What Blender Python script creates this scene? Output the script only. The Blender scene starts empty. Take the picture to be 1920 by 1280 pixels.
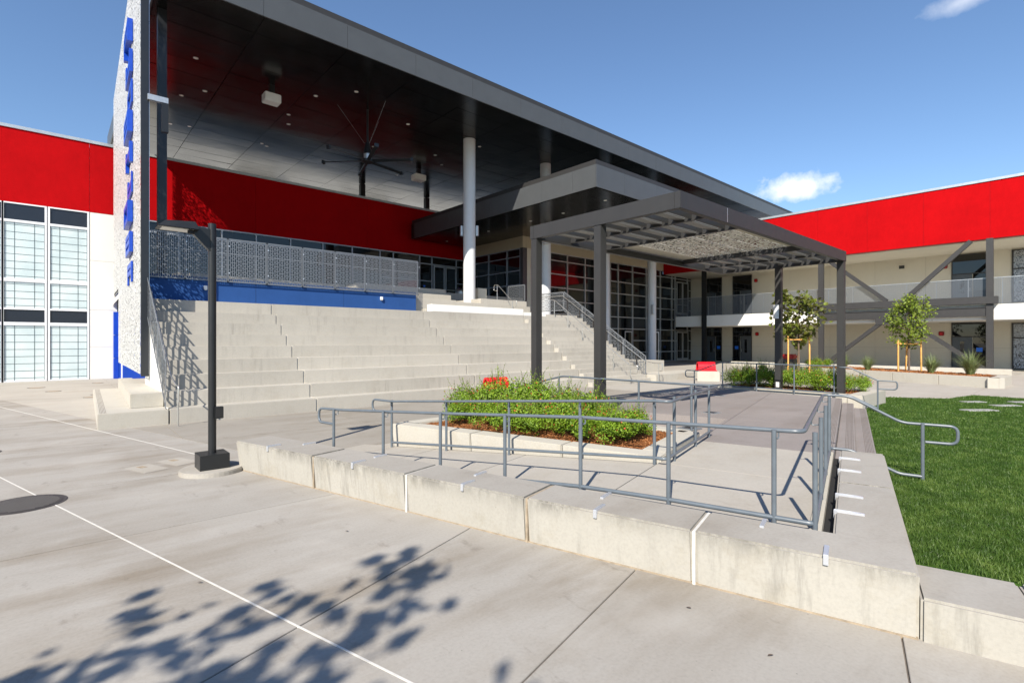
import bpy, bmesh, math, random
from math import sin, cos, pi, radians as R, sqrt
from mathutils import Vector, Matrix
random.seed(7)
sc = bpy.context.scene
COL = sc.collection

# ---------------------------------------------------------------- camera, sky, sun, exposure
cam_d = bpy.data.cameras.new('camera'); cam = bpy.data.objects.new('camera', cam_d); COL.objects.link(cam)
cam_d.sensor_width = 36; cam_d.lens = 18.11; cam_d.clip_end = 3000; cam_d.clip_start = .05
cam.location = (0, 0, 2.0); cam.rotation_euler = (R(90), 0, R(48.32 - 90))
sc.camera = cam

SUN_EL = 39.0
SD = Vector((.868 * cos(R(SUN_EL)), .496 * cos(R(SUN_EL)), -sin(R(SUN_EL))))      # the way the light travels
world = bpy.data.worlds.new('World'); sc.world = world; world.use_nodes = True
wn, wl = world.node_tree.nodes, world.node_tree.links
wn.clear()
wo = wn.new('ShaderNodeOutputWorld'); bg = wn.new('ShaderNodeBackground')
sky = wn.new('ShaderNodeTexSky'); sky.sky_type = 'NISHITA'; sky.sun_disc = False
sky.sun_elevation = R(SUN_EL); sky.sun_rotation = R(180 + math.degrees(math.atan2(.868, .496)))
sky.altitude = 50; sky.air_density = 1.05; sky.dust_density = .15; sky.ozone_density = 5.0
bg.inputs['Strength'].default_value = .102
# two small fair-weather clouds, placed by compass direction in the sky itself
def wmath(op, a, b=None, c=None, clamp=False):
    n = wn.new('ShaderNodeMath'); n.operation = op; n.use_clamp = clamp
    for i, v in enumerate((a, b, c)):
        if v is None: continue
        if isinstance(v, (int, float)): n.inputs[i].default_value = v
        else: wl.new(v, n.inputs[i])
    return n.outputs[0]
tc = wn.new('ShaderNodeTexCoord')
sep = wn.new('ShaderNodeSeparateXYZ'); wl.new(tc.outputs['Generated'], sep.inputs[0])
az = wmath('ARCTAN2', sep.outputs[1], sep.outputs[0])
el = wmath('ARCSINE', sep.outputs[2])
nz = wn.new('ShaderNodeTexNoise'); nz.inputs['Scale'].default_value = 16; nz.inputs['Detail'].default_value = 9; nz.inputs['Roughness'].default_value = .62
wl.new(tc.outputs['Generated'], nz.inputs['Vector'])
nz2 = wn.new('ShaderNodeTexNoise'); nz2.inputs['Scale'].default_value = 55; nz2.inputs['Detail'].default_value = 6
wl.new(tc.outputs['Generated'], nz2.inputs['Vector'])
def cloud(a0, e0, wa, we, dens, flat):
    u = wmath('DIVIDE', wmath('SUBTRACT', az, R(a0)), R(wa))
    v = wmath('DIVIDE', wmath('SUBTRACT', el, R(e0)), R(we))
    vd = wmath('MULTIPLY', wmath('MINIMUM', v, 0), flat)              # flatter base
    r2 = wmath('ADD', wmath('ADD', wmath('MULTIPLY', u, u), wmath('MULTIPLY', v, v)), wmath('MULTIPLY', vd, vd))
    body = wmath('SUBTRACT', 1.0, wmath('SQRT', r2))
    n = wmath('ADD', wmath('MULTIPLY', wmath('SUBTRACT', nz.outputs[0], .5), 1.7), wmath('MULTIPLY', wmath('SUBTRACT', nz2.outputs[0], .5), .45))
    m = wmath('MULTIPLY', wmath('ADD', body, n), dens, clamp=True)
    return wmath('MULTIPLY', m, wmath('MULTIPLY', wmath('ADD', body, .55), 2.4, clamp=True))
c1 = cloud(19.5, 14.5, 4.0, 1.75, 1.7, 1.0)
c2 = cloud(6.9, 26.4, 3.4, .9, .5, 0)
cm = wmath('MAXIMUM', c1, c2)
mixc = wn.new('ShaderNodeMix'); mixc.data_type = 'RGBA'
wl.new(cm, mixc.inputs['Factor']); wl.new(sky.outputs[0], mixc.inputs['A']); mixc.inputs['B'].default_value = (7.0, 7.2, 7.6, 1)
wl.new(mixc.outputs['Result'], bg.inputs['Color']); wl.new(bg.outputs[0], wo.inputs[0])

sun_d = bpy.data.lights.new('sun', 'SUN'); sun_d.energy = 5.0; sun_d.angle = R(.5); sun_d.color = (1, .925, .81)
sun = bpy.data.objects.new('sun', sun_d); COL.objects.link(sun)
sun.rotation_euler = SD.to_track_quat('-Z', 'Y').to_euler(); sun.location = (-30, -20, 40)
vs = sc.view_settings
vs.view_transform = 'Standard'; vs.look = 'None'; vs.gamma = 1; vs.exposure = .74; vs.use_curve_mapping = False
sc.cycles.use_denoising = True
sc.cycles.max_bounces = 8; sc.cycles.transparent_max_bounces = 16; sc.cycles.caustics_reflective = False; sc.cycles.caustics_refractive = False

# ---------------------------------------------------------------- geometry helpers
C15, S15 = cos(R(15)), sin(R(15))
def L2W(lx, ly): return (lx * C15 - ly * S15, lx * S15 + ly * C15)      # ramp axes (turned 15 deg) -> world
def W2L(x, y): return (x * C15 + y * S15, -x * S15 + y * C15)

class MB:
    def __init__(s): s.v = []; s.f = []
    def add(s, v, f):
        o = len(s.v); s.v += [tuple(p) for p in v]; s.f += [tuple(i + o for i in q) for q in f]; return s
    def hexa(s, b, t):      # bottom and top rings of n points
        n = len(b)
        return s.add(list(b) + list(t), [tuple(range(n - 1, -1, -1)), tuple(range(n, 2 * n))] + [(i, (i + 1) % n, n + (i + 1) % n, n + i) for i in range(n)])
    def box(s, x0, y0, z0, x1, y1, z1):
        b = [(x0, y0), (x1, y0), (x1, y1), (x0, y1)]
        return s.hexa([(x, y, z0) for x, y in b], [(x, y, z1) for x, y in b])
    def prism(s, pts, z0, z1):
        a = sum(pts[i][0] * pts[(i + 1) % len(pts)][1] - pts[(i + 1) % len(pts)][0] * pts[i][1] for i in range(len(pts)))
        if a < 0: pts = pts[::-1]
        return s.hexa([(x, y, z0) for x, y in pts], [(x, y, z1) for x, y in pts])
    def lbox(s, x0, y0, z0, x1, y1, z1):
        return s.prism([L2W(x0, y0), L2W(x1, y0), L2W(x1, y1), L2W(x0, y1)], z0, z1)
    def bar(s, p, q, w, h=None, up=(0, 0, 1)):      # square bar between two points
        h = h or w; p, q = Vector(p), Vector(q); d = (q - p).normalized(); up = Vector(up)
        a = d.cross(up)
        if a.length < 1e-4: a = d.cross(Vector((1, 0, 0)))
        a.normalize(); b = a.cross(d).normalized(); a = a * w / 2; b = b * h / 2
        r = [-a - b, a - b, a + b, -a + b]
        return s.add([p + i for i in r] + [q + i for i in r], [(0, 1, 2, 3), (7, 6, 5, 4)] + [((i + 1) % 4, i, 4 + i, 4 + (i + 1) % 4) for i in range(4)])
    def cyl(s, x, y, z0, z1, r, n=24, r2=None):
        r2 = r if r2 is None else r2
        return s.hexa([(x + r * cos(2 * pi * i / n), y + r * sin(2 * pi * i / n), z0) for i in range(n)], [(x + r2 * cos(2 * pi * i / n), y + r2 * sin(2 * pi * i / n), z1) for i in range(n)])
    def tube(s, pts, r, n=10, cap=True, radii=None):
        pts = [Vector(p) for p in pts]; o = len(s.v); m = len(pts); prev = None
        for i, p in enumerate(pts):
            d = (pts[min(i + 1, m - 1)] - pts[max(i - 1, 0)]).normalized()
            if prev is None:
                a = d.cross(Vector((0, 0, 1)));
                if a.length < 1e-3: a = d.cross(Vector((1, 0, 0)))
            else: a = prev - d * prev.dot(d)
            a.normalize(); prev = a; b = d.cross(a); rr = radii[i] if radii else r
            s.v += [tuple(p + (a * cos(2 * pi * k / n) + b * sin(2 * pi * k / n)) * rr) for k in range(n)]
        for i in range(m - 1):
            for k in range(n):
                k2 = (k + 1) % n
                s.f.append((o + i * n + k2, o + i * n + k, o + (i + 1) * n + k, o + (i + 1) * n + k2))
        if cap: s.f += [tuple(o + k for k in range(n)), tuple(o + (m - 1) * n + k for k in range(n - 1, -1, -1))]
        return s
    def mesh(s, name, bevel=0, smooth=False):
        me = bpy.data.meshes.new(name); me.from_pydata(s.v, [], s.f)
        if bevel:
            bm = bmesh.new(); bm.from_mesh(me); bmesh.ops.remove_doubles(bm, verts=bm.verts, dist=1e-5)
            bmesh.ops.bevel(bm, geom=[e for e in bm.edges if len(e.link_faces) == 2 and e.calc_face_angle(0) > .5], offset=bevel, segments=2, affect='EDGES', clamp_overlap=True)
            bm.to_mesh(me); bm.free()
        if smooth:
            me.polygons.foreach_set('use_smooth', [True] * len(me.polygons))
            me.set_sharp_from_angle(angle=R(40))
        me.update(); return me
    def build(s, name, m, parent=None, bevel=0, smooth=False, **kw):
        me = s.mesh(name, bevel, smooth); me.materials.append(MAT[m]); return link(name, me, parent, **kw)

def link(name, me, parent=None, loc=None, label=None, cat=None, group=None, kind=None):
    o = bpy.data.objects.new(name, me); COL.objects.link(o)
    if loc: o.location = loc
    if parent is not None:
        o.parent = parent
        if parent.location.length > 0 or parent.rotation_euler[2]:
            o.matrix_parent_inverse = pmat(parent).inverted()
    if label: o['label'] = label
    if cat: o['category'] = cat
    if group: o['group'] = group
    if kind: o['kind'] = kind
    return o
def pmat(p):
    m = Matrix.LocRotScale(p.location, p.rotation_euler, p.scale)
    return m if p.parent is None else pmat(p.parent) @ p.matrix_parent_inverse @ m
def thing(name, label, cat, loc=(0, 0, 0), group=None):
    o = bpy.data.objects.new(name, None); COL.objects.link(o); o.location = loc; o.empty_display_size = .2
    o['label'] = label; o['category'] = cat
    if group: o['group'] = group
    return o
def setting(name, loc=(0, 0, 0)):
    o = bpy.data.objects.new(name, None); COL.objects.link(o); o.location = loc; o['kind'] = 'structure'; return o
def B(name, m, parent, *b, bevel=0):
    mb = MB(); mb.box(*b); return mb.build(name, m, parent, bevel)
def tree_copy(o, parent=None):
    c = o.copy(); COL.objects.link(c); c.parent = parent
    if parent is not None: c.matrix_parent_inverse = o.matrix_parent_inverse.copy()
    for ch in list(o.children): tree_copy(ch, c)
    return c
def fillet(pts, r, n=6):
    pts = [Vector(p) for p in pts]; out = [pts[0]]
    for a, b, c in zip(pts, pts[1:], pts[2:]):
        u = (a - b); v = (c - b); k = min(r, u.length * .49, v.length * .49)
        p, q = b + u.normalized() * k, b + v.normalized() * k
        for i in range(n + 1):
            t = i / n; out.append((1 - t) ** 2 * p + 2 * t * (1 - t) * b + t * t * q)
    out.append(pts[-1]); return out
def clip(poly, a, b, c):        # keep a*x+b*y <= c
    out = []
    for i in range(len(poly)):
        p, q = poly[i - 1], poly[i]; dp, dq = a * p[0] + b * p[1] - c, a * q[0] + b * q[1] - c
        if (dp <= 0) != (dq <= 0):
            t = dp / (dp - dq); out.append((p[0] + t * (q[0] - p[0]), p[1] + t * (q[1] - p[1])))
        if dq <= 0: out.append(q)
    return out
def inset(poly, g):             # shrink a convex CCW polygon by g
    a = sum(poly[i - 1][0] * poly[i][1] - poly[i][0] * poly[i - 1][1] for i in range(len(poly)))
    if a < 0: poly = poly[::-1]
    res = list(poly)
    for i in range(len(poly)):
        p, q = poly[i - 1], poly[i]; dx, dy = q[0] - p[0], q[1] - p[1]; l = math.hypot(dx, dy)
        if l < 1e-6: continue
        nx, ny = dy / l, -dx / l
        res = clip(res, nx, ny, nx * p[0] + ny * p[1] - g)
        if len(res) < 3: return []
    return res
def area(poly): return abs(sum(poly[i - 1][0] * poly[i][1] - poly[i][0] * poly[i - 1][1] for i in range(len(poly)))) / 2

# ---------------------------------------------------------------- materials (all procedural)
MAT = {}
class NT:
    def __init__(s, name):
        s.m = bpy.data.materials.new(name); s.m.use_nodes = True; s.n = s.m.node_tree.nodes; s.l = s.m.node_tree.links
        s.b = s.n['Principled BSDF']; MAT[name] = s.m
        s.geo = s.n.new('ShaderNodeNewGeometry'); s.pos = s.geo.outputs['Position']
    def set(s, **k):
        for a, v in k.items(): s.b.inputs[{'rough': 'Roughness', 'metal': 'Metallic', 'col': 'Base Color', 'spec': 'Specular IOR Level', 'coat': 'Coat Weight'}[a]].default_value = (*v, 1) if a == 'col' else v
        return s
    def noise(s, scale, detail=4, rough=.55, stretch=None, vec=None):
        n = s.n.new('ShaderNodeTexNoise'); n.inputs['Scale'].default_value = scale; n.inputs['Detail'].default_value = detail; n.inputs['Roughness'].default_value = rough
        v = vec or s.pos
        if stretch:
            mp = s.n.new('ShaderNodeMapping'); mp.inputs['Scale'].default_value = stretch; s.l.new(v, mp.inputs[0]); v = mp.outputs[0]
        s.l.new(v, n.inputs['Vector']); return n.outputs[0]
    def ramp(s, fac, stops):
        n = s.n.new('ShaderNodeValToRGB'); e = n.color_ramp.elements
        while len(e) < len(stops): e.new(.5)
        for i, (p, c) in enumerate(stops): e[i].position = p; e[i].color = (*c, 1) if len(c) == 3 else c
        s.l.new(fac, n.inputs[0]); return n.outputs[0]
    def mix(s, fac, a, b, mode='MIX'):
        n = s.n.new('ShaderNodeMix'); n.data_type = 'RGBA'; n.blend_type = mode
        for k, v in (('Factor', fac), ('A', a), ('B', b)):
            if isinstance(v, (int, float)): n.inputs[k].default_value = v
            elif isinstance(v, tuple): n.inputs[k].default_value = (*v, 1)
            else: s.l.new(v, n.inputs[k])
        return n.outputs['Result']
    def math(s, op, a, b=None, clamp=False):
        n = s.n.new('ShaderNodeMath'); n.operation = op; n.use_clamp = clamp
        for i, v in enumerate((a, b)):
            if v is None: continue
            if isinstance(v, (int, float)): n.inputs[i].default_value = v
            else: s.l.new(v, n.inputs[i])
        return n.outputs[0]
    def rnd(s):
        return s.n.new('ShaderNodeObjectInfo').outputs['Random']
    def color(s, c): s.l.new(c, s.b.inputs['Base Color']); return s
    def rough(s, c): s.l.new(c, s.b.inputs['Roughness']); return s
    def bump(s, h, strength=.3, dist=.01):
        n = s.n.new('ShaderNodeBump'); n.inputs['Strength'].default_value = strength; n.inputs['Distance'].default_value = dist
        s.l.new(h, n.inputs['Height']); s.l.new(n.outputs[0], s.b.inputs['Normal']); return s
    def alpha(s, fac):          # fac 1 = solid, 0 = open
        out = [n for n in s.n if n.type == 'OUTPUT_MATERIAL'][0]
        tr = s.n.new('ShaderNodeBsdfTransparent'); mx = s.n.new('ShaderNodeMixShader')
        s.l.new(fac, mx.inputs[0]); s.l.new(tr.outputs[0], mx.inputs[1]); s.l.new(s.b.outputs[0], mx.inputs[2]); s.l.new(mx.outputs[0], out.inputs[0]); return s

def mul(c, k): return tuple(min(1, x * k) for x in c)
def concrete(name, c, stain=(.75, .72, .68), pore=1.0, streak=0, rough=.86, var=.08, big=.35, smear=0, grime=None):
    t = NT(name); t.set(rough=rough, spec=.25)
    n1 = t.noise(big, 6, .6); n2 = t.noise(2.3, 6, .65); n3 = t.noise(38, 3, .6); n4 = t.noise(160, 2)
    col = t.ramp(n1, [(.3, mul(c, .88)), (.55, c), (.75, mul(c, 1.07))])
    col = t.mix(t.ramp(n2, [(.52, (0, 0, 0)), (.78, (1, 1, 1))]), col, t.mix(1.0, col, stain, 'MULTIPLY'))
    col = t.mix(.35, col, t.ramp(n3, [(.3, mul(c, .8)), (.5, c), (.72, mul(c, 1.12))]))
    if streak:
        st = t.noise(7, 5, .7, stretch=(1, 1, .1)); wide = t.noise(.8, 3)
        f = t.math('MULTIPLY', t.ramp(st, [(.5, (0, 0, 0)), (.72, (1, 1, 1))]), t.ramp(wide, [(.4, (0, 0, 0)), (.62, (1, 1, 1))]))
        col = t.mix(t.math('MULTIPLY', f, streak), col, mul(c, .5))
    if smear:
        s1 = t.noise(1.1, 8, .62, stretch=(.35, 1.3, 1)); s2 = t.noise(.28, 3); s3 = t.noise(3.2, 6, .7, stretch=(1.2, .5, 1))
        f = t.math('MULTIPLY', t.ramp(s1, [(.44, (0, 0, 0)), (.66, (1, 1, 1))]), t.ramp(s2, [(.38, (.15, .15, .15)), (.62, (1, 1, 1))]))
        col = t.mix(t.math('MULTIPLY', f, smear), col, t.mix(1.0, col, (.66, .60, .52), 'MULTIPLY'))
        col = t.mix(t.math('MULTIPLY', t.ramp(s3, [(.60, (0, 0, 0)), (.74, (1, 1, 1))]), smear * .7), col, t.mix(1.0, col, (.60, .57, .55), 'MULTIPLY'))
        lt = t.noise(.7, 5, .6); col = t.mix(t.math('MULTIPLY', t.ramp(lt, [(.55, (0, 0, 0)), (.75, (1, 1, 1))]), smear * .5), col, mul(c, 1.22))
    if grime:
        z0, z1, k = grime; sp = t.n.new('ShaderNodeSeparateXYZ'); t.l.new(t.pos, sp.inputs[0])
        h = t.math('MULTIPLY', t.math('SUBTRACT', sp.outputs[2], z0), 1 / (z1 - z0), clamp=True)
        gn = t.noise(9, 6, .75, stretch=(1, 1, .35)); gw = t.noise(.9, 3)
        g = t.math('MULTIPLY', t.math('MULTIPLY', t.ramp(gn, [(.36, (0, 0, 0)), (.56, (1, 1, 1))]), t.ramp(gw, [(.36, (.1, .1, .1)), (.56, (1, 1, 1))])), t.math('POWER', h, 1.4))
        col = t.mix(t.math('MULTIPLY', g, k), col, mul(c, .42))
    if pore:
        vo = t.n.new('ShaderNodeTexVoronoi'); vo.inputs['Scale'].default_value = 9; t.l.new(t.pos, vo.inputs['Vector'])
        p = t.ramp(vo.outputs['Distance'], [(.035, (1, 1, 1)), (.055, (0, 0, 0))])
        gate = t.ramp(t.noise(1.7, 2), [(.5, (0, 0, 0)), (.6, (1, 1, 1))])
        col = t.mix(t.math('MULTIPLY', t.math('MULTIPLY', p, gate), .55 * pore), col, mul(c, .3))
    r = t.rnd(); col = t.mix(1.0, col, t.ramp(r, [(0, (1 - var,) * 3), (1, (1 + 0 * var,) * 3)]), 'MULTIPLY')
    t.color(col); t.bump(t.math('ADD', t.math('MULTIPLY', n3, .6), t.math('MULTIPLY', n4, .5)), .22, .006); return t
def flat(name, c, rough=.5, metal=0, var=.06, scale=3, bump=0, spec=.5):
    t = NT(name); t.set(rough=rough, metal=metal, spec=spec)
    t.color(t.ramp(t.noise(scale, 5, .6), [(.3, mul(c, 1 - var)), (.7, mul(c, 1 + var))]))
    if bump: t.bump(t.noise(90, 3), bump, .004)
    else: t.rough(t.math('ADD', t.math('MULTIPLY', t.noise(6, 4), .14), max(rough - .07, .01)))
    return t
def stucco(name, c, var=.1):
    t = NT(name); t.set(rough=.9, spec=.2)
    n1 = t.noise(.5, 6, .65); n2 = t.noise(4, 5, .7, stretch=(1, 1, .5)); n3 = t.noise(120, 2)
    col = t.ramp(n1, [(.32, mul(c, 1 - var)), (.7, mul(c, 1 + var * .6))])
    col = t.mix(.3, col, t.ramp(n2, [(.35, mul(c, 1 - var)), (.65, mul(c, 1 + var))]))
    t.color(col); t.bump(n3, .25, .005); return t

PLAZA = concrete('plaza_concrete', (.345, .325, .295), stain=(.86, .83, .79), pore=1.0, var=.1, smear=1.0)
concrete('plaza_concrete_dark', (.29, .268, .235), stain=(.8, .76, .7), pore=.5, var=.07, smear=.6)
concrete('platform_concrete', (.25, .225, .215), stain=(.82, .79, .78), pore=.3, var=.1, smear=.45)
concrete('ramp_concrete', (.38, .355, .315), stain=(.88, .86, .82), pore=.3, var=.05, smear=.35)
concrete('wall_concrete', (.41, .39, .345), stain=(.78, .73, .63), pore=1, streak=1.0, var=.1, grime=(.26, .44, 1.0))
concrete('cap_concrete', (.335, .315, .285), stain=(.8, .79, .78), pore=.4, var=.06, smear=.5)
concrete('tier_concrete', (.45, .425, .375), stain=(.86, .84, .8), pore=.35, streak=.45, var=.12)
concrete('curb_concrete', (.45, .425, .37), stain=(.85, .8, .72), pore=.5, streak=.15, var=.05)
flat('joint_dark', (.12, .10, .085), .95, var=.3, scale=12)
flat('sealant_white', (.56, .545, .51), .7, var=.1, scale=10)
flat('sealant_tan', (.30, .24, .17), .85, var=.25, scale=14)
flat('earth', (.30, .27, .22), .95, var=.2, scale=.2)
stucco('red_stucco', (.40, .0028, .005), .14); MAT['red_stucco'].node_tree.nodes['Principled BSDF'].inputs['Specular IOR Level'].default_value = .06
stucco('white_stucco', (.76, .745, .70), .03)
stucco('cream_stucco', (.62, .58, .485), .04)
stucco('beige_panel', (.46, .40, .29), .05)
stucco('blue_stucco', (.022, .075, .24), .12)
flat('blue_panel', (.006, .055, .42), .35, var=.08)
flat('charcoal_metal', (.027, .0265, .026), .52, var=.08)
flat('charcoal_fascia', (.066, .071, .075), .38, var=.06, scale=1.5)
flat('steel_grey', (.034, .0325, .032), .5, var=.1)
flat('black_metal', (.012, .013, .014), .38, var=.1)
flat('screen_frame', (.016, .018, .022), .35, var=.1)
flat('rail_paint', (.105, .125, .145), .33, var=.1, scale=8)
flat('stainless', (.62, .61, .58), .3, metal=.9, var=.06)
flat('galvanized', (.50, .52, .53), .42, metal=.75, var=.14, scale=14)
flat('coping_metal', (.52, .55, .56), .38, metal=.6, var=.06)
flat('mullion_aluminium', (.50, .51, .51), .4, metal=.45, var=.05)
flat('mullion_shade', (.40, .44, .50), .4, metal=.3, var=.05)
flat('column_paint', (.60, .615, .63), .45, var=.03)
flat('grout_line', (.05, .08, .09), .5)
flat('clip_metal', (.66, .68, .72), .3, metal=.6, var=.05)
flat('white_plastic', (.75, .75, .73), .4)
flat('lens_white', (.82, .8, .74), .35)
flat('red_plastic', (.62, .006, .014), .32, var=.05)
flat('alarm_red', (.30, .006, .008), .4)
flat('door_paint', (.075, .088, .10), .42, var=.08)
flat('sign_blue', (.02, .16, .72), .4)
flat('stake_wood', (.62, .33, .09), .7, var=.25, scale=9)
flat('bark', (.12, .085, .06), .9, var=.35, scale=14, bump=.5)
flat('roof_membrane', (.80, .78, .70), .8, var=.1, scale=.4)
flat('cast_iron', (.055, .05, .048), .6, metal=.3, var=.35, scale=30)
flat('rubber_dark', (.012, .012, .012), .8); flat('louvre_grey', (.15, .15, .148), .4, var=.06); flat('fence_steel', (.19, .205, .225), .42, metal=.3, var=.06); flat('iron_rib', (.16, .15, .14), .5, metal=.5)
flat('paver_stone', (.30, .30, .29), .9, var=.12)
t = NT('soffit_gloss'); t.set(rough=.17, spec=.5, col=(.006, .006, .006)); t.b.inputs['IOR'].default_value = 1.5; t.rough(t.math('ADD', t.math('MULTIPLY', t.noise(.9, 3), .14), .13))
t.bump(t.noise(.55, 2), .06, .25)
t = NT('dark_glass'); t.set(rough=.02, spec=.6); t.color(t.ramp(t.noise(.25, 2), [(.4, (.004, .005, .006)), (.7, (.011, .012, .012))]))
t = NT('spandrel_glass'); t.set(rough=.25, spec=.5, col=(.014, .018, .028))
t = NT('frosted_glass'); t.set(rough=.22, spec=.4); t.color(t.ramp(t.noise(.9, 4), [(.35, (.50, .60, .62)), (.7, (.62, .70, .71))]))
t = NT('mulch'); t.set(rough=.95, spec=.1); t.color(t.ramp(t.noise(45, 4, .7), [(.3, (.05, .018, .008)), (.5, (.19, .07, .025)), (.72, (.36, .17, .07))])); t.bump(t.noise(40, 4), 1, .03)
t = NT('mulch_chip'); t.set(rough=.9, spec=.1); t.color(t.ramp(t.noise(30, 2), [(.3, (.09, .03, .012)), (.5, (.26, .10, .035)), (.7, (.46, .24, .11))]))
def leafmat(name, stops, scale=7, trans=.25):
    t = NT(name); t.set(rough=.5, spec=.35); c = t.ramp(t.noise(scale, 4, .7), stops); t.color(c)
    if trans:
        out = [n for n in t.n if n.type == 'OUTPUT_MATERIAL'][0]; tl = t.n.new('ShaderNodeBsdfTranslucent'); mx = t.n.new('ShaderNodeMixShader'); mx.inputs[0].default_value = trans
        t.l.new(c, tl.inputs[0]); t.l.new(t.b.outputs[0], mx.inputs[1]); t.l.new(tl.outputs[0], mx.inputs[2]); t.l.new(mx.outputs[0], out.inputs[0])
leafmat('shrub_leaf', [(.3, (.075, .14, .008)), (.5, (.16, .27, .016)), (.72, (.32, .43, .045))], 9)
leafmat('tree_leaf', [(.3, (.06, .10, .012)), (.5, (.15, .21, .022)), (.72, (.30, .35, .04))], 5)
leafmat('tree_leaf_brown', [(.3, (.045, .04, .012)), (.45, (.09, .085, .015)), (.58, (.13, .17, .02)), (.75, (.25, .30, .04))], 3.5)
leafmat('grass_blade', [(.3, (.028, .06, .010)), (.5, (.066, .118, .020)), (.72, (.14, .205, .045))], 3, .2)
leafmat('tuft_blade', [(.3, (.10, .14, .045)), (.5, (.17, .22, .08)), (.7, (.31, .34, .16))], 8, .2)
leafmat('flower_red', [(.3, (.55, .04, .02)), (.7, (.75, .16, .08))], 12, .2)
t = NT('lawn_soil'); t.set(rough=.95, spec=.1); t.color(t.ramp(t.noise(14, 5, .7), [(.3, (.02, .05, .006)), (.6, (.045, .10, .012)), (.8, (.07, .14, .02))])); t.bump(t.noise(60, 3), .8, .03)

def perforated(name, c, rough, metal, u_axis, kind, scale=1.0, openness=.0):
    t = NT(name); t.set(rough=rough, metal=metal, col=c)
    sp = t.n.new('ShaderNodeSeparateXYZ'); t.l.new(t.pos, sp.inputs[0])
    u = sp.outputs['XYZ'.index(u_axis[0])]; v = sp.outputs['XYZ'.index(u_axis[1])]
    cb = t.n.new('ShaderNodeCombineXYZ'); t.l.new(v, cb.inputs[0]); t.l.new(u, cb.inputs[1])
    if kind == 'slot':
        br = t.n.new('ShaderNodeTexBrick'); br.offset = .5; br.offset_frequency = 2; br.squash = .62; br.squash_frequency = 3
        br.inputs['Scale'].default_value = 1; br.inputs['Brick Width'].default_value = .155 * scale; br.inputs['Row Height'].default_value = .058 * scale
        br.inputs['Mortar Size'].default_value = .0105 * scale; br.inputs['Mortar Smooth'].default_value = .05
        t.l.new(cb.outputs[0], br.inputs['Vector']); f = br.outputs['Fac']
    else:
        vo = t.n.new('ShaderNodeTexVoronoi'); vo.inputs['Scale'].default_value = scale; t.l.new(cb.outputs[0], vo.inputs['Vector'])
        f = t.math('GREATER_THAN', vo.outputs['Distance'], openness)
    t.alpha(f); return t
perforated('fence_perforated', (.20, .215, .235), .42, .35, 'XZ', 'slot')
perforated('guard_perforated', (.15, .165, .185), .4, .45, 'YZ', 'slot', 1.55)
perforated('balcony_mesh', (.15, .17, .195), .45, .3, 'YZ', 'slot', .62)
perforated('screen_perforated', (.66, .66, .64), .45, .2, 'YZ', 'bean', 16, .42)
perforated('canopy_perforated', (.80, .78, .72), .5, 0, 'XY', 'bean', 13, .44)
perforated('window_perforated', (.33, .35, .38), .45, .4, 'YZ', 'bean', 15, .40)

# ================================================================ GROUND, PLAZA, RAMP, LAWN
mb = MB(); mb.add([(-600, -600, -.06), (600, -600, -.06), (600, 600, -.06), (-600, 600, -.06)], [(0, 1, 2, 3)])
mb.build('ground', 'earth', kind='structure')
LZ = .38                                       # level of the landing
plaza = setting('plaza_pavement')
mb = MB(); mb.box(-60, -60, -.055, 52, 36, -.014); mb.build('paving_bed', 'joint_dark', plaza)
def slab(poly, m, z=0.0, g=.006, th=.05, name='concrete_slab', parent=None):
    p = inset(poly, g)
    if len(p) < 3 or area(p) < .02: return
    mb = MB(); mb.prism(p, z - th, z); return mb.build(name, m, parent or plaza, bevel=.003)
# columns of slabs follow the ramp's axes; cross joints keep to the hall's axes further out
def yl(Y, lx): return (Y - lx * S15) / C15
lxs = [-22, -14, -7, -2.4, 2.2, 4.56]
def crosses(lx):
    near = [-30, -24, -18, -13, -8.5, -4.2, -.29, 1.62 - .02 * (lx - 2.2), 3.24 + .08 * (lx - 2.2)]
    return near + [yl(Y, lx) for Y in (6.6, 9.17, 12.8, 16.4, 20.0, 23.7, 27.4, 31.2, 35.25)]
for a, b in zip(lxs, lxs[1:]):
    ca, cb = crosses(a), crosses(b)
    for i in range(len(ca) - 1):
        if ca[i + 1] - ca[i] < .1: continue
        slab([L2W(a, ca[i]), L2W(b, cb[i]), L2W(b, cb[i + 1]), L2W(a, ca[i + 1])], 'plaza_concrete')
for Y0, Y1 in zip((8.0, 9.17, 12.8, 16.4, 20, 24, 28), (9.17, 12.8, 16.4, 20, 24, 28, 35.25)):
    a, b = 4.56, 5.14
    slab([L2W(a, yl(Y0, a)), L2W(b, yl(Y0, b)), L2W(b, yl(Y1, b)), L2W(a, yl(Y1, a))], 'plaza_concrete')
ys = [-30, -22, -15, -9, -4.5, 0, 3, 6, 9.2, 11.9, 14.8, 19.5, 24, 28, 31.6, 35.25]
xs = [-2, 2, 5.7, 9.6, 13.5, 17.5, 21.5, 25.5, 29.5, 33.5, 37.5, 41.5, 45.2, 50.4]
for x0, x1 in zip(xs, xs[1:]):
    for y0, y1 in zip(ys, ys[1:]):
        p = clip([(x0, y0), (x1, y0), (x1, y1), (x0, y1)], -C15, -S15, -5.14)
        if len(p) < 3: continue
        if max(q[0] for q in p) < 4.4 and y0 < 7 or (y0 > 27 and x0 > 2.5): continue
        cx = sum(q[0] for q in p) / len(p)
        cy = sum(q[1] for q in p) / len(p); slab(p, 'plaza_concrete_dark' if 1.5 < cx < 18 and 8 < cy < 15.5 else 'ramp_concrete')
# white-filled expansion joints
for lx, ls in ((2.2, ((-8.5, 30),)), (4.56, ((8.3, 30),))):
    for a, b in ls:
        MB().lbox(lx - .007, a, -.05, lx + .007, b, .0025).build('joint_filler', 'sealant_white', plaza)

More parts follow.
